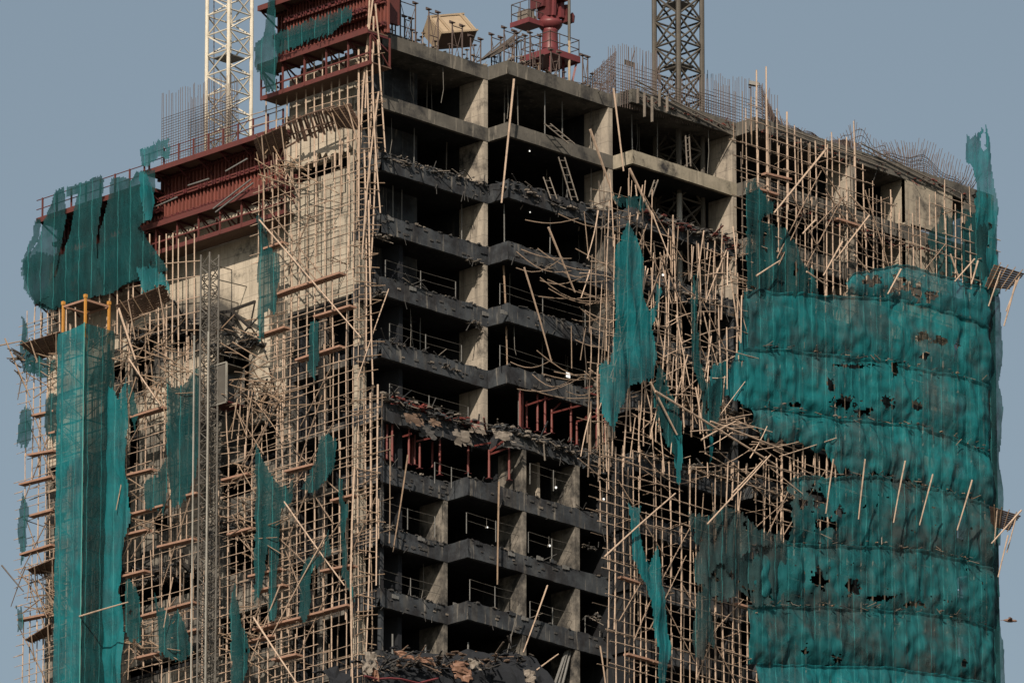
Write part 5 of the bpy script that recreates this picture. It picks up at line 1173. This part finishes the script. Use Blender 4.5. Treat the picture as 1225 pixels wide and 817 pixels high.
# ------------------------------------------------------------------ single poles lying, leaning and hanging
GL = 'loose bamboo poles'
def lone(face, pl0, pl1, x0, y0, x1, y1, r, lab, mat='bamboo', bend=.006):
    solo('bamboo_pole', MB().tube(bent(FP(face, x0, y0, pl0), FP(face, x1, y1, pl1), bend, rr), r, r * .75, 6), M[mat], lab, 'pole', GL)
for a in (('R', -.5, -.9, 602, 310, 607, 460, .06, 'upright pole hanging before the second bay, fourth to sixth floor', 'bamboo_old'), ('R', -2.4, -2.2, 615, 95, 600, 243, .07, 'long pole hanging from the roof edge beside the first column'),
          ('R', -3.5, -3.6, 734, 106, 746, 205, .06, 'pole hanging from the roof edge at the second column'), ('R', -3.9, -3.4, 706, 155, 737, 244, .085, 'thick pole leaning across the second column near the top'),
          ('R', -4.4, -4.2, 753, 202, 782, 262, .09, 'thick double pole slanting under the bright beam'), ('R', -4.0, -3.6, 656, 272, 688, 350, .07, 'bare pole slanting down in the second bay, upper one'), ('R', -3.4, -2.6, 627, 320, 660, 434, .06, 'long thin pole slanting down left in the second bay'),
          ('R', -.8, -.3, 465, 346, 427, 456, .035, 'thin pole crossing the left bay from the edge to the pier'), ('L', -2.2, -1.9, 310, 263, 432, 404, .05, 'very long thin pole running diagonally over the pier grid'), ('R', -1.0, -.6, 488, 544, 470, 660, .05, 'pole hanging before the corner below the ruined floor', 'bamboo_old'),
          ('R', -2.2, -2.2, 597, 576, 595, 699, .06, 'brown pole hanging straight before the low column', 'bamboo_old'), ('R', -2.3, -1.9, 622, 722, 602, 800, .035, 'thin grey pole leaning at the low column', 'hoist'), ('R', -7.2, -7.4, 989, 178, 926, 255, .07, 'thick pole lying diagonally over the upper right scaffold'),
          ('R', -7.1, -7.0, 778, 457, 810, 520, .07, 'short stout pole slanting down beside the teal strip'), ('R', -7.2, -7.3, 784, 468, 928, 556, .07, 'long pole falling right across the burnt opening'), ('R', -7.1, -7.1, 826, 516, 902, 511, .04, 'level pole lying across the top of the burnt opening'),
          ('R', -7.2, -7.2, 850, 504, 937, 538, .06, 'pole falling gently right above the burnt opening'), ('R', -7.3, -7.2, 839, 526, 880, 504, .06, 'short pole rising right above the burnt opening'), ('R', -7.1, -7.2, 876, 590, 917, 546, .05, 'thin pole rising right below the burnt opening'),
          ('R', -7.3, -7.2, 723, 666, 808, 590, .06, 'thick pole rising right over the left edge of the regular grid'), ('R', -7.3, -7.5, 846, 627, 922, 544, .055, 'long thin pole rising right over the regular grid'), ('L', -3.9, -3.6, 95, 737, 153, 720, .05, 'thin pole crossing in front of the netted hoist tower'),
          ('L', -1.8, -1.5, 2, 676, 28, 707, .05, 'dark pole sticking out into the sky on the lower left', 'bamboo_dark'), ('L', -2.2, -1.4, -4, 414, 26, 408, .045, 'pole sticking out left of the tilted platform', 'bamboo_old'), ('L', -2.0, -1.6, 6, 405, 36, 475, .05, 'pole leaning left of the tilted platform', 'bamboo_old'),
          ('L', -2.1, -1.9, 142, 369, 162, 430, .07, 'stout pole leaning off the tilted wing platform'), ('L', -2.0, -1.9, 154, 429, 193, 486, .055, 'long pole falling right below the tilted wing platform'), ('L', -2.6, -2.4, 207, 690, 196, 750, .04, 'pale pole standing across the pointed green sail'),
          ('L', -2.1, -1.9, 303, 738, 355, 817, .06, 'long pole falling right at the foot of the pier grid'), ('L', -2.0, -1.7, 335, 700, 300, 790, .05, 'pole leaning left at the foot of the pier grid'), ('L', -2.0, -1.7, 340, 600, 412, 700, .05, 'diagonal pole over the middle of the pier grid'), ('L', -2.0, -1.7, 390, 640, 325, 760, .05, 'pole crossing the diagonal one on the pier grid'),
          ('R', -2.2, -2.0, 655, 700, 626, 780, .05, 'board leaning in the lowest open bay'), ('R', -2.9, -2.6, 628, 812, 668, 782, .05, 'pole lying over the debris in the lowest open bay'), ('R', -3, -2.8, 718, 772, 726, 830, .05, 'pole standing at the foot of the regular grid'), ('R', -3.6, -3.2, 1200, 388, 1214, 340, .06, 'pole')):
    if a[-1] == 'pole' or a[8] == 'pole': continue
    lone(*a)
lone('R', -7.8, -6.9, 1216, 335, 1201, 390, .06, 'pole propping the timber platform at the upper right corner'); lone('R', -7.8, -6.9, 1222, 610, 1186, 650, .06, 'pole crossing beneath the right corner platform'); lone('R', -7.5, -6.9, 1206, 640, 1194, 690, .05, 'pole hanging below the right corner platform')
for i, (x0, y0, x1, y1) in enumerate(((997, 549, 988, 614), (1035, 549, 1027, 621), (1083, 551, 1069, 625), (1116, 567, 1100, 628), (1163, 574, 1145, 634))):
    lone('R', -8.3, -7.6, x0, y0, x1, y1, .05, 'pole leaning out over the fourth net sheet, %s from the left' % ('first', 'second', 'third', 'fourth', 'last')[i])
for i, (x0, y0, x1, y1, lab) in enumerate(((1017, 234, 1040, 258, 'short'), (1078, 322, 1062, 352, 'x'), (1137, 304, 1148, 335, 'x'), (1166, 310, 1142, 337, 'x'), (1170, 312, 1162, 340, 'x'), (1040, 258, 1000, 310, 'x'), (905, 330, 933, 312, 'x'), (975, 264, 960, 280, 'x'), (1008, 289, 985, 330, 'x'), (965, 325, 990, 342, 'x'), (1022, 305, 1040, 326, 'x'))):
    lone('R', -7.1, -7.0, x0, y0, x1, y1, .06, ('short slanting pole high on the upper right scaffold, below the roof opening', 'slanting pole at the peak of the topmost net', 'slanting pole near the timber platform, leftmost', 'long slanting pole rising to the tall corner net', 'steep slanting pole under the tall corner net', 'long slanting pole in the middle of the upper right scaffold', 'short pale pole across the peaked dark net', 'short pole rising right above the peaked dark net', 'pole rising right just above the pole tips', 'pole falling right among the bare pole tips', 'white ended pole falling right above the peaked net')[i])
# broken ends sticking out on the far left
m = MB()
for i in range(9): m.tube(bent(LP(26 + rr.uniform(-2, 6), 430 + rr.uniform(-8, 10), -1.4), LP(10 + rr.uniform(-3, 6), 422 + rr.uniform(-6, 12), -2.2), .03, rr, 3), .06, .03)
solo('broken_pole_ends', m, M['bamboo_dark'], 'charred pole stubs sticking out left below the tilted platform', 'pole stubs', None, 'stuff')
# ladders
def ladder(label, x0, y0, x1, y1, pl, w_=.5):
    a, b = RP(x0, y0, pl), RP(x1, y1, pl - .3); d = V((w_, 0, .1)); t = Thing('ladder', label, 'ladder', 'broken ladders in the open bays', b)
    t.part('stile', MB().beam(a, b, .06, .06), M['ash_pale']); t.part('stile', MB().beam(a + d, b + d, .06, .06), M['ash_pale'])
    n = max(3, int((a - b).length / .4))
    for i in range(n): s = (i + .5) / n; t.part('rung', MB().tube([a.lerp(b, s), a.lerp(b, s) + d], .028), M['ash_pale'])
ladder('bent ladder hanging down the second bay, upper length', 651, 148, 680, 172, -2.0); ladder('bent ladder hanging down the second bay, long lower length', 668, 188, 684, 240, -2.0); ladder('short ladder stub standing on the debris edge', 650, 212, 659, 238, -2.0); ladder('tall ladder standing in the shadow left of the fin wall', 820, 162, 822, 200, -2.6, .3)
ladder('small ladder leaning under the bright beam', 783, 216, 776, 236, -3.4, .3)
# things standing or hanging in the dark bays
for i in range(64):
    b = rr.randrange(3); k = rr.choice((0, 0, 0, 1, 1, 2, 3, 4, 5, 8, 9)) ; yb_ = (0, YB, YC)[b]; x0, x1 = ((.8, xB - .6), (xB + .4, xC - .6), (xC + .5, xD - 1))[b]
    x = rr.uniform(x0, x1); y = yb_ + rr.uniform(.5, 3.0); zt, zl = ZK[k] + .02, ZK[k + 1] + .24; c = rr.random()
    if c < .6: solo('floor_prop', MB().tube([(x, y, zl), (x + rr.uniform(-.1, .1), y, zt)], .035).box((x - .1, y - .1, zl), (x + .1, y + .1, zl + .03)), M['steel'] if c < .3 else M['hoist'], 'thin steel prop standing inside a dark open bay', 'prop', 'props inside the dark bays')
    else: solo('hanging_cable', MB().tube([(x, y - .4, zt), (x + .05, y - .4, (zt + zl) / 2 + .4), (x + rr.uniform(-.3, .3), y - .45, zl + rr.uniform(.6, 1.8))], .02), M['hoist'], 'thin cable hanging from the ceiling of a dark open bay', 'cable', 'cables hanging in the dark bays')
for i in range(26):          # twisted wire and poles sagging across the bays beside the tangle
    x = rr.uniform(610, 700); y = rr.uniform(250, 470); L = rr.uniform(40, 95); p = RP(x, y, -2.2); q = RP(x + L, y + L * rr.uniform(-.25, .45), -4.5); sg_ = rr.uniform(.1, .9)
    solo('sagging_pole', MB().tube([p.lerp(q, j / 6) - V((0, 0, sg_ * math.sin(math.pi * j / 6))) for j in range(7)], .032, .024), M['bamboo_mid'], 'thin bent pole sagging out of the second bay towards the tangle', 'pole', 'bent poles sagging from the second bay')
# work lamps
for (px, py, y, s, lab) in ((679.5, 448.5, -.2, .16, 'square lit work lamp hanging above the red props'), (665, 583, -1.4, .07, 'round lit lamp in the low bay beside the column'), (722, 597, -3, .07, 'round lit lamp at the left edge of the regular grid'), (657.5, 652.5, -1.3, .07, 'small lit lamp behind the low guard rail'),
        (633.5, 181, -.6, .05, 'tiny lit lamp under the second floor edge in the second bay'), (793, 329, -6.9, .07, 'small white lamp among the tangled poles'), (583, 100.5 + 530, -1.3, .05, 'tiny lit lamp after the step one floor below the ruined floor'), (634, 254, -.6, .04, 'tiny lit lamp deep in the second bay below the debris edge')):
    p = RP(px, py, y); t = Thing('work_lamp', lab, 'lamp', 'small work lamps on the floors', p)
    t.part('glass', MB().box((p.x-s, p.y-.02, p.z-s), (p.x+s, p.y, p.z+s*.8)) if s > .1 else MB().lathe(p, [(s*.4, -s), (s, -s*.4), (s, s*.4), (s*.4, s)], 8), M['lamp']); t.part('housing', MB().box((p.x-s*1.1, p.y+.002, p.z-s*1.1), (p.x+s*1.1, p.y+.12, p.z+s)).tube([(p.x, p.y+.06, p.z+s), (p.x, p.y+.06, p.z+s+.5)], .015), M['hoist'])
# small brackets cast into the floor edges
for i, (x, y) in enumerate(((611, 663), (631, 674), (645, 668), (661, 672), (676, 679), (612, 734), (627, 740), (644, 745), (503, 645), (514, 650), (472, 714), (522, 726), (545, 724), (572, 650), (493, 346), (560, 365), (600, 300), (578, 302), (602, 374), (598, 452), (580, 376), (488, 272), (466, 262))):
    p = RP(x, y, -1.62 if x > 556 and y > 540 or x > 600 else -.02)
    solo('anchor_box', MB().box((p.x-.22, p.y-.06, p.z-.1), (p.x+.05, p.y-.002, p.z+.14)).box((p.x+.1, p.y-.05, p.z-.08), (p.x+.3, p.y-.002, p.z+.1)), M['char_edge'] if i % 2 else M['steel'], 'small grey anchor box on a charred floor edge', 'anchor', 'anchor boxes on the floor edges')

for lab, c, sd in (('twigs of broken bamboo poking out of the seam under the top net sheet', S1c, 71), ('twigs of broken bamboo poking out of the seam under the second net sheet', S2c, 72), ('twigs and scraps along the frayed top of the fourth net sheet', S3b, 73), ('scraps caught in the seam above the fifth net sheet', S4c, 74), ('scraps caught in the seam above the sixth net sheet', S5c, 75)):
    rubble(lab, [RP(x, curve(c, x), -6.75) for x in range(915 if sd != 73 else 950, 1185, 14)], 60, .16, ('ash_pale', 'bamboo_old', 'ash'), seed=sd, tall=.25, spread=.18, strips=.7, name='seam_scraps', cat='scraps')
# ------------------------------------------------------------------ burnt heap at the foot of the picture
m = MB(); nx, ny = 60, 10; yy = -1.9
for i in range(nx + 1):
    px = 415 + 195 * i / nx
    for j in range(ny + 1):
        s = j / ny; tp = 784 + 9 * noise.noise(V((px * .035, 1, 0))) + 6 * noise.noise(V((px * .12, 4, 0))) + (6 if px < 470 else 0)
        py = tp + 55 * (1 - math.cos(s * 1.5)); p = RP(px, py, -.3); m.v.append((p.x, -.3 - 2.2 * math.sin(s * 1.5) - .5 * noise.noise(V((px * .08, s * 4, 3))) - (1.3 if px > 560 else 0) * s, p.z + .3 * noise.noise(V((px * .15, s * 5, 7)))))
m.f = [(i*(ny+1)+j, i*(ny+1)+j+1, (i+1)*(ny+1)+j+1, (i+1)*(ny+1)+j) for i in range(nx) for j in range(ny)]
n0 = len(m.v)
m.v += [(x, y + 3.0, z) for (x, y, z) in m.v[:]]; m.f += [tuple(q + n0 for q in reversed(f)) for f in m.f[:]]
solo('burnt_heap', m, M['black'], 'mound of black burnt sheeting on the lowest floor in view', 'debris', None, 'stuff')
for i, (x, y, w_, h_, mat) in enumerate(((470, 777, 22, 8, 'copper'), (496, 783, 20, 8, 'copper'), (536, 788, 24, 14, 'copper'), (540, 798, 22, 14, 'copper'), (560, 787, 14, 12, 'ash_pale'), (436, 778, 14, 20, 'ash_pale'), (444, 790, 8, 24, 'copper'), (432, 790, 12, 16, 'ash_pale'), (626, 800, 14, 18, 'ash_pale'), (466, 790, 8, 10, 'ash'))):
    cr(('orange curled strip lying on the left crest of the black mound', 'orange curled strip near the middle crest of the black mound', 'orange bent plate on the black mound, upper', 'orange bent plate on the black mound, lower', 'grey crumpled sheet right of the orange plates', 'pale torn sheet beside the low pier column', 'brown torn strip below the low pier column', 'pale scrap at the far left of the black mound', 'pale scraps at the right foot of the black mound', 'grey block sitting in the black mound')[i], x, y, w_, h_, -2.9 if x < 556 else -3.6, mat, 30 + i, .6)
solo('bent_pipe', MB().tube([RP(x, y, -3.2) for x, y in ((436, 808), (450, 812), (466, 811), (480, 812), (500, 817), (512, 814), (524, 811))], .07), M['crane_red'], 'bent red pipe snaking along the front of the black mound', 'pipe')
for (px, tp, bt) in ((469.5, 758, 782), (509, 771, 786), (560, 768, 792)): p = RP(px, bt, -.4); solo('rail_post', MB().tube([(p.x, p.y, p.z), (p.x, p.y, RP(px, tp, -.4).z)], .05), M['steel'], 'pale rail post standing out of the black mound', 'post', 'rail posts in the black mound')
for i, (x0, y0, x1, y1) in enumerate(((683, 775, 673, 817), (680, 775, 668, 817), (677, 779, 664, 817))): solo('duct_panel', MB().beam(RP(x0, y0, -1.2), RP(x1, y1, -1.5), .16, .06), M['steel'], 'pale metal strip leaning in the lowest right bay', 'metal strip', 'metal strips leaning in the bay')

rubble('black and brown scraps strewn over the mound of burnt sheeting', [RP(x, 800 + 6 * math.sin(x * .1), -2.4) for x in range(436, 640, 12)], 260, .34, ('bamboo_dark', 'ash', 'sheet_dark', 'black'), seed=61, tall=1.0, spread=.7, strips=.4)
# ------------------------------------------------------------------ bird
p = DP(1208, 742, -20); t = MB()
bd = [(-.36, .01), (-.28, .06), (-.12, .11), (.08, .11), (.22, .07), (.30, .08), (.36, .05), (.42, .0)]
vs = []; fs = []; n = 8
for x, r in bd:
    for k in range(n): a = 2*math.pi*k/n; vs.append(p + RT * x + UP * (r * math.sin(a) * .9 - .06 * x) + FW * r * math.cos(a))
for i in range(len(bd)-1):
    for k in range(n): fs.append((i*n+k, i*n+(k+1) % n, (i+1)*n+(k+1) % n, (i+1)*n+k))
t.add(vs, fs)
for s in (-1, 1): t.hexa([p + RT*(-.12) + FW*s*.05, p + RT*.14 + FW*s*.05, p + RT*.10 + FW*s*.75 + UP*.16, p + RT*(-.02) + FW*s*.8 + UP*.16, p + RT*(-.12) + FW*s*.05 + UP*.03, p + RT*.14 + FW*s*.05 + UP*.03, p + RT*.10 + FW*s*.75 + UP*.175, p + RT*(-.02) + FW*s*.8 + UP*.175])
t.hexa([p + RT*(-.52) - FW*.1, p + RT*(-.3) - FW*.03, p + RT*(-.3) + FW*.03, p + RT*(-.52) + FW*.1, p + RT*(-.52) - FW*.1 + UP*.02, p + RT*(-.3) - FW*.03 + UP*.02, p + RT*(-.3) + FW*.03 + UP*.02, p + RT*(-.52) + FW*.1 + UP*.02])
solo('bird', t, M['bird'], 'small brown bird in flight against the sky at the lower right', 'bird', smooth=True)
